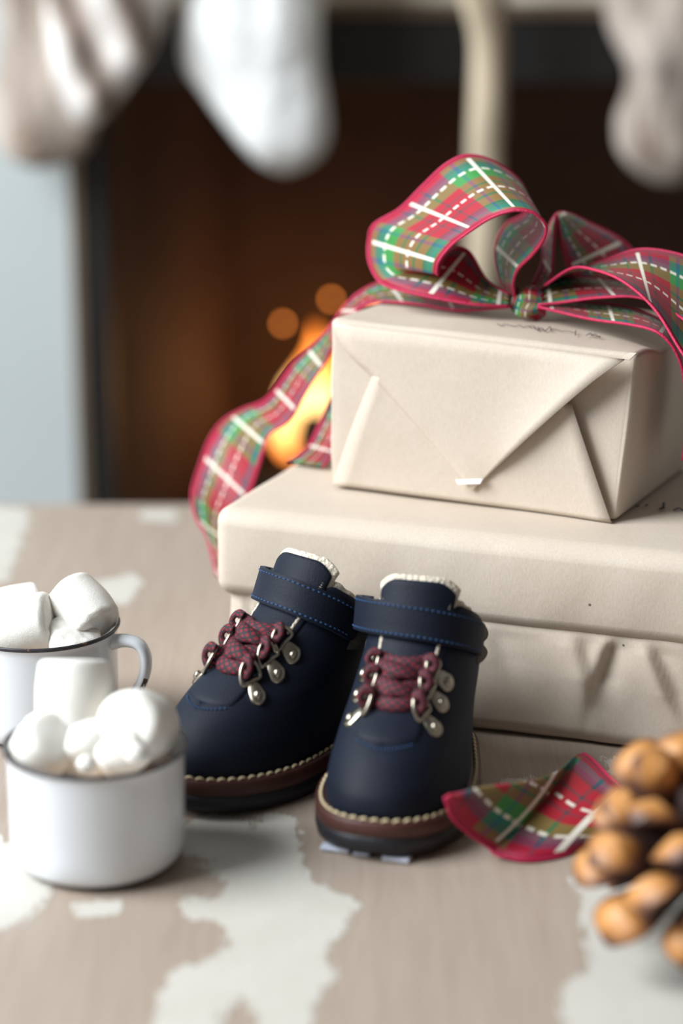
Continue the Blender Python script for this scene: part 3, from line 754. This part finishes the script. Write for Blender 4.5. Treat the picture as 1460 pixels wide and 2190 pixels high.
def make_boot(heel, heading, label, lean=19):
    global BEND, LEAN
    LEAN = math.radians(lean)
    BEND = lean_back
    B = thing('toddler_boot', label, 'boot', (*heel, .0004), heading, 'pair of navy boots')
    nr, nc = 34, 73
    V = sleeve_grid(.0150, ztop, 0, nr, nc)
    up = obj('upper', V, grid_faces(nr, nc), 'suede', B)
    bm = bmesh.new(); bm.from_mesh(up.data); bmesh.ops.remove_doubles(bm, verts=bm.verts, dist=.0002); bmesh.ops.recalc_face_normals(bm, faces=bm.faces); bm.to_mesh(up.data); bm.free()
    solid(up, .0022, -1)
    # soles
    def sole(name, zs, offs, mat):
        N = 72; Vv = []
        for z, of in zip(zs, offs):
            for j in range(N):
                th = 2*PI*j/N; p = skin(.018, th, of); Vv.append((p[0], p[1], z+spring(p[0], z)*1.0))
        Ff = grid_faces(len(zs), N, True); Ff += [tuple(range(N))[::-1], tuple((len(zs)-1)*N+j for j in range(N))]
        o = obj(name, Vv, Ff, mat, B); return fix(o)
    ou = sole('outsole', [0.0, .0008, .0045, .0085, .0090], [.0030, .0044, .0052, .0050, .0044], 'rubber')
    sole('welt', [.0085, .0092, .0130, .0160, .0168, .0168], [.0042, .0051, .0050, .0050, .0042, -.003], 'welt')
    # stitches of the welt
    N = 600; pts = np.array([skin(.018, 2*PI*j/N, .0024) for j in range(N+1)]); pts[:, 2] = [.0172+spring(p[0], .0168) for p in pts]
    Ls = np.concatenate([[0], np.cumsum(np.linalg.norm(np.diff(pts, axis=0), axis=1))])
    ns_ = int(Ls[-1]/.0052)
    sv, sf, _ = tube_vf([(-.0021, 0, -.0005), (-.0014, 0, .0003), (0, 0, .0006), (.0014, 0, .0003), (.0021, 0, -.0005)], [.0003, .0008, .0009, .0008, .0003], [.0003, .0006, .0007, .0006, .0003], 6)
    first = None
    for k in range(ns_):
        l = (k+.5)*Ls[-1]/ns_; p = [np.interp(l, Ls, pts[:, c]) for c in range(3)]; q = [np.interp(l+.001, Ls, pts[:, c]) for c in range(3)]
        if first is None: o = first = obj('stitch', sv, sf, 'thread', B)
        else:
            o = first.copy(); COL.objects.link(o); o.parent = B
        o.location = p; o.rotation_euler = (0, 0, math.atan2(q[1]-p[1], q[0]-p[0])+.10)
    # insole
    N = 40
    Vv = [(*outline(.03, 2*PI*j/N)*np.array([.97, .9])+np.array([.002, 0]), .019) for j in range(N)]
    obj('insole', Vv, [tuple(range(N))], 'lining', B)
    # seam of the side panel, a thin raised line
    # tongue
    def tongue(name, inset, hw0, hw1, z0, z1, mat, th, lean=0.0, m=15, n=22):
        Vv = []
        for i in range(n):
            v = i/(n-1); 
            for j in range(m):
                s = 2*j/(m-1)-1; z = z0+(z1-z0)*v-.006*max(0, abs(s)-.55)**2/.2*v**4
                y = s*(hw0+(hw1-hw0)*v); zz = min(z, .112); tt = th_at(zz, abs(y)); p = skin(zz, math.copysign(tt, s) if s else 0, -inset)
                Vv.append((p[0]+lean*max(0, z-.09), y, z))
        o = obj(name, Vv, grid_faces(n, m), mat, B); fix(o); solid(o, th, 0, 1); return o
    tongue('tongue', .0010, .0150, .0188, .046, .1065, 'suede', .0028)
    tongue('tongue_lining', .0040, .0165, .0200, .075, .1090, 'fleece', .0036)
    # fleece lining of the shaft
    def ztl(th): return ztop(th)+.0022
    V = sleeve_grid(.070, ztl, -.0042, 14, 60, gapx=-.0022, round_corner=True)
    nf = Noise3(16, 11, 900); nf2 = Noise3(16, 12, 2100)
    V = V+(.0007*nf(V)+.0004*nf2(V))[:, None]*np.array([1, 1, .8])
    li = obj('lining', V, grid_faces(14, 60), 'fleece', B); fix(li); solid(li, .0034, 0, 1)
    # fleece tufts that poke out at the front edges of the collar
    for sgn in (-1, 1):
        pth = []
        for k in range(8):
            z = .0855+.0018*k; tt = th_at(min(z, .1), gap(min(z, .1))+.0004); p = skin(min(z, .1), sgn*tt, -.0004); pth.append((p[0]-.0005*k*.4, p[1], z))
        pth = catmull(pth, 4); r = [.0013+.0009*abs(math.sin(i*1.3)) for i in range(len(pth))]
        tube('lining_tuft', pth, r, r, 'fleece', B, ns=8)
        pth = []
        for k in range(6):
            z = .0695+.0020*k; tt = th_at(z, gap(z)-.0006); p = skin(z, sgn*tt, .0004); pth.append(p)
        pth = catmull(pth, 3); r = [.0007+.0004*abs(math.sin(i*1.9)) for i in range(len(pth))]
        tube('lining_tuft', pth, r, r, 'fleece', B, ns=8)
    # padded knit collar round the heel
    nv, nh = 17, 41; Vv = []
    for i in range(nv):
        v = i/(nv-1); 
        for j in range(nh):
            h = j/(nh-1); th = PI+(h-.5)*2*1.60; fade = math.sin(PI*h)**.5 if 0 < h < 1 else 0
            z = .066+v*(ztop(th)-.0005-.066); bump = abs(math.sin(PI*2*v))**.6*.0062
            p = skin(z, th, .0002+bump*fade); Vv.append(p)
    fix(obj('padded_collar', Vv, grid_faces(nv, nh), 'knit', B))
    # ankle strap
    def strap_pt(th, z, of):
        # follow the shaft but stay flat across the tongue
        p = skin(z, th, of); return p
    ths = np.radians([-82, -72, -60, -46, -32, -18, -4, 10, 24, 38, 52, 64, 73, 80, 86])
    ofs = [.0075, .0070, .0058, .0050, .0044, .0042, .0042, .0044, .0046, .0044, .0038, .0032, .0028, .0026, .0024]
    zc = [.0880, .0880, .0878, .0876, .0874, .0872, .0869, .0866, .0858, .0848, .0836, .0822, .0808, .0796, .0786]
    inner = [(-66, .0060), (-74, .0078)]
    cen = catmull(np.array([[*skin(.086, t, o)[:2], z] for t, o, z in zip(ths, ofs, zc)]), 5)
    # the near end folds back on itself round the loop
    a0 = cen[0]; dirn = cen[0]-cen[1]; dirn /= np.linalg.norm(dirn); inw = np.array([dirn[1], -dirn[0], 0]); inw = inw if inw@(np.array([.04, 0, 0])-a0*np.array([1, 1, 0])) > 0 else -inw
    fold = [a0+inw*.0062-dirn*.012, a0+inw*.0064-dirn*.003, a0+inw*.0052+dirn*.0022, a0+inw*.0020+dirn*.0034]
    cen = np.vstack([catmull(fold+[a0], 4)[:-1], cen])
    n = len(cen); m = 9; Vv = []; hw = .0083
    for i in range(n):
        w = hw*min(1, math.sqrt(max(0, 1-((max(0, i-(n-8)))/7.0)**2))+.02)
        for j in range(m):
            Vv.append(cen[i]+np.array([0, 0, (2*j/(m-1)-1)*w]))
    stp = obj('ankle_strap', Vv, grid_faces(n, m), 'suede', B); solid(stp, .0026, 0); bevel(stp, .0005, 1)
    # blue stitching rows along the strap: tiny dashes, one joined part
    Vs, Fs = [], []
    L = np.concatenate([[0], np.cumsum(np.linalg.norm(np.diff(cen, axis=0), axis=1))])
    ctr = np.array([.038, 0, 0])
    def P_at(l): return np.array([np.interp(l, L, cen[:, c]) for c in range(3)])
    for sg in (-1, 1):
        l = .020
        while l < L[-1]-.008:
            a, b = P_at(l), P_at(l+.0017); t = b-a; nn = np.array([t[1], -t[0], 0]); nn /= np.linalg.norm(nn)
            if nn@((a-ctr)*np.array([1, 1, 0])) < 0: nn = -nn
            o3 = nn*.0014+np.array([0, 0, sg*(hw-.0017)])
            V, F, _ = tube_vf([a+o3, (a+b)/2+o3+nn*.0001, b+o3], .00038, .00030, 5); bb = len(Vs); Vs += list(V); Fs += [tuple(bb+i for i in f) for f in F]
            l += .0027
    st = obj('strap_stitching', Vs, Fs, 'bluethread', stp); st['kind'] = 'stuff'
    # stitching arc over the toe, below the laces
    Vs, Fs = [], []
    for k in range(16):
        y = -.0125+.025*k/15; z = .0462-.0012*math.cos(y/.0125*1.4); tt = th_at(z, abs(y)); a = skin(z, math.copysign(tt, y), .0003); y2 = y+.0007; b = skin(z, math.copysign(th_at(z, abs(y2)), y2), .0003)
        V, F, _ = tube_vf([a, (a+b)/2+np.array([.0002, 0, .0002]), b], .0004, .0003, 5); bb = len(Vs); Vs += list(V); Fs += [tuple(bb+i for i in f) for f in F]
    st = obj('toe_stitching', Vs, Fs, 'bluethread', B); st['kind'] = 'stuff'
    # lace hardware
    zr = [.0525, .0590, .0655]
    ringpos = {}
    for sg in (-1, 1):
        for i, z in enumerate(zr):
            yb = gap(z)+.0014
            th = sg*th_at(z, yb)
            p = skin(z, th, .0004); e = .003
            # tangent pointing away from the facing, downwards along the skin
            zq = z-.0050; q = skin(zq, sg*th_at(zq, min(yb+.0072, .028)), .0004); away = q-p; away /= np.linalg.norm(away)
            zz = z+.003; r2 = skin(zz, sg*th_at(zz, yb+.004), .0004); r1 = p; side = np.cross(away, np.cross(r2-p, away)); side /= np.linalg.norm(side)
            nn = np.cross(away, side); 
            if nn@np.array([.6, sg*.6, .5]) < 0: nn = -nn
            side = np.cross(nn, away)
            fr = lambda a, s, h: p+away*a+side*s+nn*h
            # teardrop plate
            N = 22; Vp = []
            out2 = []
            for k in range(N):
                a = 2*PI*k/N; rr = .0041; cx = .0058+rr*math.cos(a); cy = rr*math.sin(a)*(1 if cx > .0058 else .92)
                if cx < .0058: cx = .0058+(cx-.0058)*1.75
                out2.append((cx, cy))
            for h, sc in ((-.0006, 1.0), (.0007, 1.0), (.0011, .86)):
                for cx, cy in out2: Vp.append(fr(.005+(cx-.005)*sc, cy*sc, h))
            Fp = grid_faces(3, N, True)+[tuple(range(N)), tuple(2*N+k for k in range(N))]
            pl = fix(obj('lace_ring', Vp, Fp, 'metal', B))
            # rivet
            prof = [(.0021, .0010), (.0021, .0016), (.0016, .0023), (.0008, .0026), (.00005, .0027)]
            Vr = []; Fr = grid_faces(len(prof), 14, True)+[tuple(4*14+k for k in range(14))]
            for r_, h in prof:
                for k in range(14): a = 2*PI*k/14; Vr.append(fr(.0062+r_*math.cos(a), r_*math.sin(a), h))
            fix(obj('rivet', Vr, Fr, 'metal', pl))
            # D loop
            D = [fr(-.0006, -.0046, .0010), fr(-.0006, 0, .0012), fr(-.0006, .0046, .0010), fr(-.0042, .0046, .0022), fr(-.0070, .0026, .0034), fr(-.0078, 0, .0038), fr(-.0070, -.0026, .0034), fr(-.0042, -.0046, .0022)]
            tube('d_loop', catmull(D, 5, True), .00085, .00085, 'metal', pl, ns=8, up=nn, closed=True)
            ringpos[(sg, i)] = fr(-.0060, 0, .0030)
    # laces
    def over(a, b, lift, zbow=0.0, n=9):
        pts = []
        for k in range(n):
            t = k/(n-1); p = a*(1-t)+b*t; z = p[2]+zbow*math.sin(PI*t); y = p[1]
            yy = min(abs(y), .024); zz = z; sp = skin(zz, math.copysign(th_at(zz, yy), y) if abs(y) > 1e-4 else 0, 0)
            q = np.array([max(sp[0]+.0016, 0)+lift*math.sin(PI*t)**.6, y, z])
            pts.append(q if 0 < k < n-1 else p)
        return pts
    g = ringpos
    def lace(a, b, lift, zb=0.0):
        p = catmull(over(a, b, lift, zb), 4); tube('lace', p, .0029, .0016, 'lace', B, ns=10, up=(.75, 0, .65))
    dz = np.array([0, 0, .0012])
    lace(g[(-1, 0)]-dz, g[(1, 0)]-dz, .0022, -.0006); lace(g[(-1, 0)]+dz, g[(1, 1)]-dz, .0044, -.0005); lace(g[(1, 0)]+dz, g[(-1, 1)]-dz, .0062, .0005)
    lace(g[(-1, 1)]+dz, g[(1, 2)]-dz, .0052, -.0008); lace(g[(1, 1)]+dz, g[(-1, 2)]-dz, .0070, .0004); lace(g[(-1, 2)]+dz, g[(1, 2)]+dz, .0044, -.0016)
    # where a lace turns round its ring
    for (sg, i), p in g.items():
        c = p+np.array([.0014, sg*.0012, 0])
        lp = [c+np.array([0, -sg*.0030, -.0022]), c+np.array([.0008, sg*.0006, -.0026]), c+np.array([.0010, sg*.0026, 0]), c+np.array([.0008, sg*.0006, .0026]), c+np.array([0, -sg*.0030, .0022])]
        tube('lace', catmull(lp, 5), .0018, .0012, 'lace', B, ns=8, up=(1, 0, .3))
    BEND = None; B.scale = (1.04, 1.04, 1.04)
    return B
def heading(dx, dy): return math.atan2(dy, dx)
bR = make_boot((.0528, 1.2050), heading(-.27, -.963), 'navy blue lace up toddler boot facing the camera, nearer to the pinecone')
bL = make_boot((.0112, 1.2318), heading(-.67, -.742), 'navy blue lace up toddler boot turned sideways behind the white mugs', 25)
# pale clear lumps under the front edge of the right boot's outsole
for (x, y, dx, dz) in ((.1335, -.018, .007, .0022), (.1345, -.005, .004, .0018), (.1365, .012, .0065, .0022)):
    V, F = box_vf(-.003, .003, -dx, dx, 0.0002, dz)
    o = obj('sole_lug', [(v[0]+x, v[1]+y, v[2]) for v in V], F, 'clear', bR, smooth=False, label='pale plastic lug under the toe'); bevel(o, .0007, 2)

# ------------------------------------------------------------------ mugs, cocoa, marshmallows
def mug(label, c, hang):
    m = thing('enamel_mug', label, 'mug', (c[0], c[1], .0004), 0, 'white enamel mugs'); m.scale = (1.025, 1.025, 1.0)
    SC = 1.035
    outer = [(.030, .0012), (.0335, .0014), (.0365, .0028), (.0390, .0060), (.0402, .0105), (.0407, .016), (.0409, .030), (.0410, .045), (.0411, .0535), (.0414, .0565), (.0422, .0586)]
    rimp = [(.0422, .0584), (.0427, .0592), (.0428, .0600), (.0423, .0606), (.0415, .0604), (.0410, .0596), (.0408, .0584)]
    inner = [(.0408, .0586), (.0402, .056), (.0399, .048), (.0398, .02), (.0385, .0065), (.034, .0035), (.02, .003), (.0004, .003)]
    pr = rounded_profile(outer, 4)+rounded_profile(inner, 4)[0:]
    V, F = lathe_vf([(.0004, .0012)]+pr, 72)
    obj('mug_body', V, F, 'enamel', m)
    V, F = lathe_vf(rounded_profile(rimp, 3), 72); obj('rim', V, F, 'rim', m)
    V, F = lathe_vf([(.027, .0016), (.0275, .0002), (.0300, 0), (.0335, .0004), (.0352, .0022)], 72); obj('foot_ring', V, F, 'rim', m, label='dark unglazed foot ring')
    cs, sn = math.cos(hang), math.sin(hang)
    pth = [(.0395, .0520), (.0470, .0535), (.0545, .0520), (.0582, .0450), (.0572, .0345), (.0520, .0240), (.0450, .0170), (.0395, .0135)]
    P = catmull([(r*cs, r*sn, z) for r, z in pth], 6); n = len(P)
    ra = [.0046+.0012*abs(2*i/(n-1)-1)**3 for i in range(n)]; rb = [.0030+.0012*abs(2*i/(n-1)-1)**3 for i in range(n)]
    side = np.array([-sn, cs, 0])
    V = []; UV = []; ns = 16; L = 0
    for i in range(n):
        t = P[min(i+1, n-1)]-P[max(i-1, 0)]; t /= np.linalg.norm(t); w = np.cross(side, t)
        if i: L += np.linalg.norm(P[i]-P[i-1])
        for k in range(ns):
            a = 2*PI*k/ns; V.append(P[i]+side*math.cos(a)*ra[i]+w*math.sin(a)*rb[i]); UV.append((((k/ns+.25) % 1.0), L))
    obj('handle', V, grid_faces(n, ns, True), 'handle', m, uvs=UV)
    return m
MF = np.array([-.1165, 1.0660]); MB = np.array([-.1637, 1.2385])
mug('white enamel mug heaped with marshmallows, standing in front of the other mug', MF, math.radians(118))
mug('white enamel mug with visible chipped handle, standing behind the nearer mug', MB, math.radians(-12))
for c, lab in ((MF, 'cocoa filling the mug whose handle is hidden'), (MB, 'cocoa filling the mug with the chipped handle')):
    V, F = lathe_vf([(.0002, .0455), (.02, .0456), (.0385, .0455), (.0396, .0460)], 40)
    o = obj('hot_cocoa', V, F, 'cocoa'); o.location = (c[0], c[1], 0); tag(o, lab, 'drink')
def marsh(label, c, axis, r, hh, seed, rough=0, e=.0045, group=None, spin=0):
    prof = []
    for k in range(5): prof.append((max(.0002, (r-e)*k/5), hh-.0006*(k/5)**2+.0006))
    for k in range(9): a = PI/2*k/8; prof.append((r-e+e*math.sin(a), hh-e+e*math.cos(a)))
    for k in range(1, 6): prof.append((r+.0008*math.sin(PI*k/6), (hh-e)*(1-2*k/6)))
    half = prof[:14]; prof = prof+[(a, -b) for a, b in half[::-1]]
    V, F = lathe_vf(prof, 40); V = np.array(V)
    nz = Noise3(8, seed, 130)(V); V = V*(1+.025*nz[:, None])
    if rough: V = V+(rough*Noise3(14, seed+5, 700)(V)*(V[:, 2] > hh*.6))[:, None]*np.array([0, 0, 1])
    o = fix(obj('marshmallow', V, F, 'marsh'))
    q = Vector((0, 0, 1)).rotation_difference(Vector(axis).normalized()); o.rotation_euler = (q @ Quaternion((0, 0, 1), spin)).to_euler()
    o.location = [float(x) for x in c]
    return tag(o, label, 'marshmallow', group)
# nearer mug
GF = 'marshmallows in the nearer mug'
marsh('square looking marshmallow standing upright at the back of the front mug', at(157, 1492, 1.090), (.03, .42, .9), .0178, .0178, 1, e=.0032, group=GF)
marsh('round marshmallow showing its flat end, leaning at the right of the front mug', at(296, 1552, 1.072), (-.35, -.85, .38), .0168, .0150, 2, e=.006, group=GF)
marsh('marshmallow at the left inside the rim of the front mug', at(95, 1598, 1.066), (.5, -.45, .75), .0150, .0125, 3, e=.006, group=GF)
marsh('marshmallow sunk in the middle of the front mug between the others', at(185, 1604, 1.068), (.2, .9, .35), .0135, .0130, 4, e=.006, group=GF)
marsh('marshmallow low at the back left inside the front mug', at(100, 1560, 1.078), (.9, .2, .3), .0095, .0100, 5, e=.005, group=GF)
marsh('marshmallow chunk under the round one at the front mug rim', at(262, 1612, 1.058), (.8, .2, .5), .0105, .0120, 6, e=.005, group=GF)
marsh('tiny marshmallow crumb at the front rim of the front mug', at(185, 1634, 1.0405), (0, .2, 1), .0042, .0040, 7, e=.003, group=GF)
marsh('small marshmallow crumb below the round one in the front mug', at(292, 1612, 1.046), (.3, .1, 1), .0050, .0045, 8, e=.003, group=GF)
# further mug
GB = 'marshmallows in the further mug'
marsh('large marshmallow lying on its side at the left of the further mug', at(52, 1340, 1.228), (.96, -.1, .26), .0165, .0165, 11, rough=.0003, group=GB)
marsh('marshmallow mostly hidden at the far left of the further mug', at(34, 1308, 1.254), (.9, .2, .15), .0145, .0150, 12, group=GB)
marsh('tilted marshmallow with a rough cut face, leaning on the right rim of the further mug', at(176, 1302, 1.236), (.48, -.42, -.42), .0152, .0150, 13, rough=.0006, e=.004, group=GB)
marsh('flat torn marshmallow low at the front of the further mug', at(155, 1366, 1.222), (.25, -.3, .9), .0145, .0075, 14, rough=.0007, e=.004, group=GB)

# ------------------------------------------------------------------ pinecone
CZ = .046; cc = on(1528, 1832, CZ)*np.array([1, 1, 0])
pc = thing('pinecone', 'large open brown pinecone with tan tipped scales at the table front', 'pinecone', cc)
def scale_mesh():
    # a woody scale along +x: thin flat stalk, thick rhombic tip with a blunt umbo
    # diamond section, ridged apophysis with a small umbo and a blunt lower face
    secs = [(0, .0045, .0012, -.0012, 0), (.30, .0078, .0014, -.0014, .0004), (.56, .0112, .0026, -.0020, .0012), (.74, .0142, .0052, -.0030, .0012), (.86, .0138, .0058, -.0044, .0004),
            (.95, .0108, .0040, -.0056, -.0012), (1.0, .0052, .0010, -.0050, -.0026)]
    V = []
    prof = [(1, 0), (.62, .52), (.22, .93), (0, 1.06), (-.22, .93), (-.62, .52), (-1, 0), (-.55, -.7), (0, -1), (.55, -.7)]; ns = len(prof)
    for t, w, hu, hd, zc in secs:
        for px, pz in prof: V.append((t*.046, w*px, zc+(hu*pz if pz >= 0 else -hd*pz)))
    F = grid_faces(len(secs), ns, True)+[tuple(range(ns))[::-1], tuple((len(secs)-1)*ns+k for k in range(ns))]
    return V, F
sv, sf = scale_mesh(); proto = None
axis_tilt = Matrix.Rotation(math.radians(-24), 3, 'Y') @ Matrix.Rotation(math.radians(14), 3, 'X')
Hc = .075; nsc = 46; k = 0
for q in range(nsc):
    sz = -.86+1.84*(q+.5)/nsc; a = q*2.399963+1.15
    cr = math.sqrt(max(0, 1-min(1, sz)**2)); dv = axis_tilt @ Vector((cr*math.cos(a), cr*math.sin(a), sz))
    if dv.z < -.62: continue
    ln = 1.20*random.uniform(.92, 1.06)*(1-.12*max(0, sz)); base = Vector((0, 0, CZ)) + dv*.008
    up = (axis_tilt @ Vector((0, 0, 1))); xax = (dv + up*.16).normalized(); yax = up.cross(xax)
    yax = yax.normalized() if yax.length > .05 else Vector((0, 1, 0)); zax = xax.cross(yax)
    R3 = Matrix((xax, yax, zax)).transposed() @ Matrix.Rotation(random.uniform(-.25, .25), 3, 'X')
    tipz = base.z + xax.z*.046*ln
    if tipz < .010: ln *= max(.6, (base.z-.010)/max(1e-4, base.z-tipz))
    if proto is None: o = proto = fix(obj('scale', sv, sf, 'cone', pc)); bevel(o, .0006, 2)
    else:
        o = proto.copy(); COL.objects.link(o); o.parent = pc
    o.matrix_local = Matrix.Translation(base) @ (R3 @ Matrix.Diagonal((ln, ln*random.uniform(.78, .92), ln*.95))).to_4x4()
pth = [Vector((0, 0, CZ)) + axis_tilt @ Vector((0, 0, z)) for z in np.linspace(-.034, .040, 10)]
tube('core', [tuple(p) for p in pth], [.008, .012, .014, .015, .015, .014, .013, .011, .008, .003], None, simple('cone_core', srgb(52, 32, 26), .8, nscale=90, namp=.3), pc, ns=12, up=(1, 0, 0))

# ------------------------------------------------------------------ stockings and the tan ribbon on the mantel
def stocking(name, label, rows, Yc, depth, mat, seed, wr, fold=0.0, foldang=.6, cuff=False):
    """rows: (y px, left px, right px); a stuffed stocking, elliptical in section"""
    rows = np.array(rows, float); ys = np.linspace(rows[0, 0], rows[-1, 0], 46)
    fl = mono(rows[:, 0], rows[:, 1]); fr_ = mono(rows[:, 0], rows[:, 2])
    V = []; ns = 48
    for y in ys:
        L, R = at(fl(y), y, Yc), at(fr_(y), y, Yc); c = (L+R)/2; hw = (R[0]-L[0])/2
        for k in range(ns):
            a = 2*PI*k/ns; ca, sa = math.cos(a), math.sin(a)
            V.append((c[0]+hw*math.copysign(abs(ca)**.9, ca), Yc+min(depth, hw*1.1)*math.copysign(abs(sa)**.8, sa), c[2]))
    V = np.array(V); cen = np.array([V[:, 0].mean(), Yc, V[:, 2].max()])
    nz = Noise3(12, seed, 45)(V); d = V-np.array([0, Yc, 0]); 
    outw = np.stack([np.zeros(len(V)), np.sign(V[:, 1]-Yc), np.zeros(len(V))], 1)
    f = np.sin((V[:, 0]*math.cos(foldang)+V[:, 2]*math.sin(foldang))*88+seed)
    V = V+outw*(wr*nz+fold*f)[:, None]*np.clip(np.abs(V[:, 1]-Yc)/depth, 0, 1)[:, None]
    o = obj(name, V-cen, grid_faces(len(ys), ns, True)+[tuple(range(ns))[::-1], tuple((len(ys)-1)*ns+k for k in range(ns))], mat)
    o.location = [float(v) for v in cen]; fix(o); subsurf(o, 1)
    return tag(o, label, 'stocking', 'stockings hung on the fireplace')
SY = 2.215
stocking('christmas_stocking', 'white plush stocking hanging from the mantel, toe pointing down',
         [(-520, 395, 700), (-200, 390, 695), (0, 387, 690), (90, 384, 688), (140, 390, 690), (180, 418, 696), (230, 455, 704), (280, 492, 707), (320, 526, 696), (350, 556, 668), (366, 582, 638), (372, 604, 616)],
         SY, .045, 'whitefur', 3, .003)
stocking('christmas_stocking', 'taupe faux fur stocking hanging over the white surround, toe low at left',
         [(-520, -110, 190), (-100, -40, 180), (0, 0, 170), (60, 4, 175), (120, 0, 186), (180, -14, 200), (250, -22, 212), (300, -14, 200), (335, 10, 172), (352, 45, 140), (360, 75, 110)],
         SY+.025, .032, 'fur', 8, .007, .006, .3)
stocking('christmas_stocking', 'pale taupe faux fur stocking hung beside the white one, folded, with the light and dark of the folds painted in',
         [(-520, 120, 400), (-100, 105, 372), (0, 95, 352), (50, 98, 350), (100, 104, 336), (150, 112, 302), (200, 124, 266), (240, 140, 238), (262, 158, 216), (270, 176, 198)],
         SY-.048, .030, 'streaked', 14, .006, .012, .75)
stocking('christmas_stocking', 'taupe faux fur stocking hanging to the right of the tan ribbon, beyond the bow',
         [(-520, 1240, 1520), (-100, 1275, 1530), (0, 1290, 1535), (60, 1300, 1530), (110, 1322, 1525), (160, 1344, 1520), (200, 1338, 1516), (260, 1316, 1510), (310, 1318, 1506), (350, 1342, 1496), (380, 1376, 1474), (394, 1405, 1448)],
         SY, .045, 'fur', 21, .006, .005, .5)
# tan satin ribbon hanging straight down
tr = thing('hanging_ribbon', 'long tan satin ribbon hanging from the mantel behind the bow', 'ribbon', at(1040, 0, SY))
to = at(1040, 0, SY)
ribbon('ribbon_strip', [(960, -260, SY-.012, 1050, -260, SY), (968, -60, SY-.012, 1040, -60, SY), (990, 20, SY-.012, 1052, 0, SY-.004), (1006, 90, SY-.008, 1066, 80, SY-.004), (1004, 200, SY-.006, 1068, 200, SY-.012), (1000, 320, SY-.012, 1072, 320, SY-.004), (998, 450, SY-.006, 1072, 450, SY-.010), (996, 600, SY-.008, 1066, 600, SY-.004), (994, 760, SY-.008, 1062, 760, SY-.004)],
       tr, to, n=6, m=7, mat='satin', selv=False, bow=.006)
ribbon('ribbon_strip', [(1058, -260, SY+.03, 1086, -260, SY+.03), (1058, 60, SY+.03, 1086, 60, SY+.03), (1060, 200, SY+.03, 1084, 200, SY+.03), (1062, 300, SY+.03, 1080, 300, SY+.03)], tr, to, n=6, m=5, mat='bronze', selv=False, bow=.002)

# ------------------------------------------------------------------ fire: flames, sparks, logs
def flame(name, label, base, h, w, lean, seed):
    V = []; nr, ns = 20, 16
    r0 = np.random.default_rng(seed); ph = r0.uniform(0, 6, 3)
    for i in range(nr):
        t = i/(nr-1); r = w*(math.sin(PI*min(1, (t*.86+.14))**.75)**.9*(1-t*.55)+.002); cx = lean*t**1.3+.12*w*math.sin(7*t+ph[0])
        for k in range(ns):
            a = 2*PI*k/ns; rr = r*(1+.18*math.sin(2*a+5*t+ph[1])); V.append((cx+rr*math.cos(a), .6*rr*math.sin(a), t*h))
    o = fix(obj(name, V, grid_faces(nr, ns, True)+[tuple(range(ns))[::-1], tuple((nr-1)*ns+k for k in range(ns))], 'fire')); o.location = [float(x) for x in base]
    return tag(o, label, 'flame', 'flames of the log fire')
FYY = 2.60
flame('flame', 'tall yellow flame beside the smaller parcel, behind the ribbon tail', at(650, 950, FYY)-np.array([0, 0, .012]), .150, .036, .016, 1)
flame('flame', 'thin orange flame tongue left of the tall flame', at(618, 880, FYY+.02), .075, .014, .024, 2)
flame('flame', 'orange flame seen through the gap under the bow', at(815, 760, FYY), .075, .020, .008, 3)
lp = bpy.data.lights.new('fire_glow', 'POINT'); lp.energy = .40; lp.color = (1, .45, .16); lp.shadow_soft_size = .05
lo = bpy.data.objects.new('fire_glow', lp); COL.objects.link(lo); lo.location = [float(x) for x in at(640, 800, FYY-.03)]
spm = NT('spark_glow'); e = spm.n('ShaderNodeEmission'); e.inputs[0].default_value = (1, .28, .05, 1); e.inputs[1].default_value = 7.5
spm.l(e.outputs[0], spm.t.nodes['Material Output'].inputs[0])
for (x, y, lab) in ((605, 692, 'glowing spark at the left above the tall flame'), (708, 640, 'glowing spark at the top right above the tall flame')):
    V, F = lathe_vf([(.0002, -.004), (.003, -.003), (.0042, 0), (.003, .003), (.0002, .004)], 12); V = np.array(V)*.72
    o = obj('spark', V, F, spm.m); o.location = [float(v) for v in at(x, y, FYY)]; tag(o, lab, 'spark', 'sparks over the fire')
def log(label, a, b, r, seed):
    a, b = np.array(a), np.array(b); n = 16; P = np.array([a*(1-t)+b*t+np.array([0, 0, .006*math.sin(t*5+seed)]) for t in np.linspace(0, 1, n)])
    V, F, _ = tube_vf(P, r, r, 18); V = np.array(V); V += (.003*Noise3(10, seed, 90)(V))[:, None]*np.array([.3, 1, 1]); cen = P.mean(0)
    o = obj('fire_log', V-cen, F, 'log'); o.location = [float(x) for x in cen]; return tag(o, label, 'log', 'logs on the grate')
z0 = HEARTH+.094
log('charred log lying at the front of the grate', (-.10, 2.49, z0+.050), (.30, 2.47, z0+.050), .045, 1)
log('charred log lying at the back of the grate', (-.08, 2.61, z0+.046), (.46, 2.63, z0+.046), .045, 2)
log('burning log lying across the other two logs', (-.04, 2.52, z0+.125), (.24, 2.62, z0+.125), .034, 3)
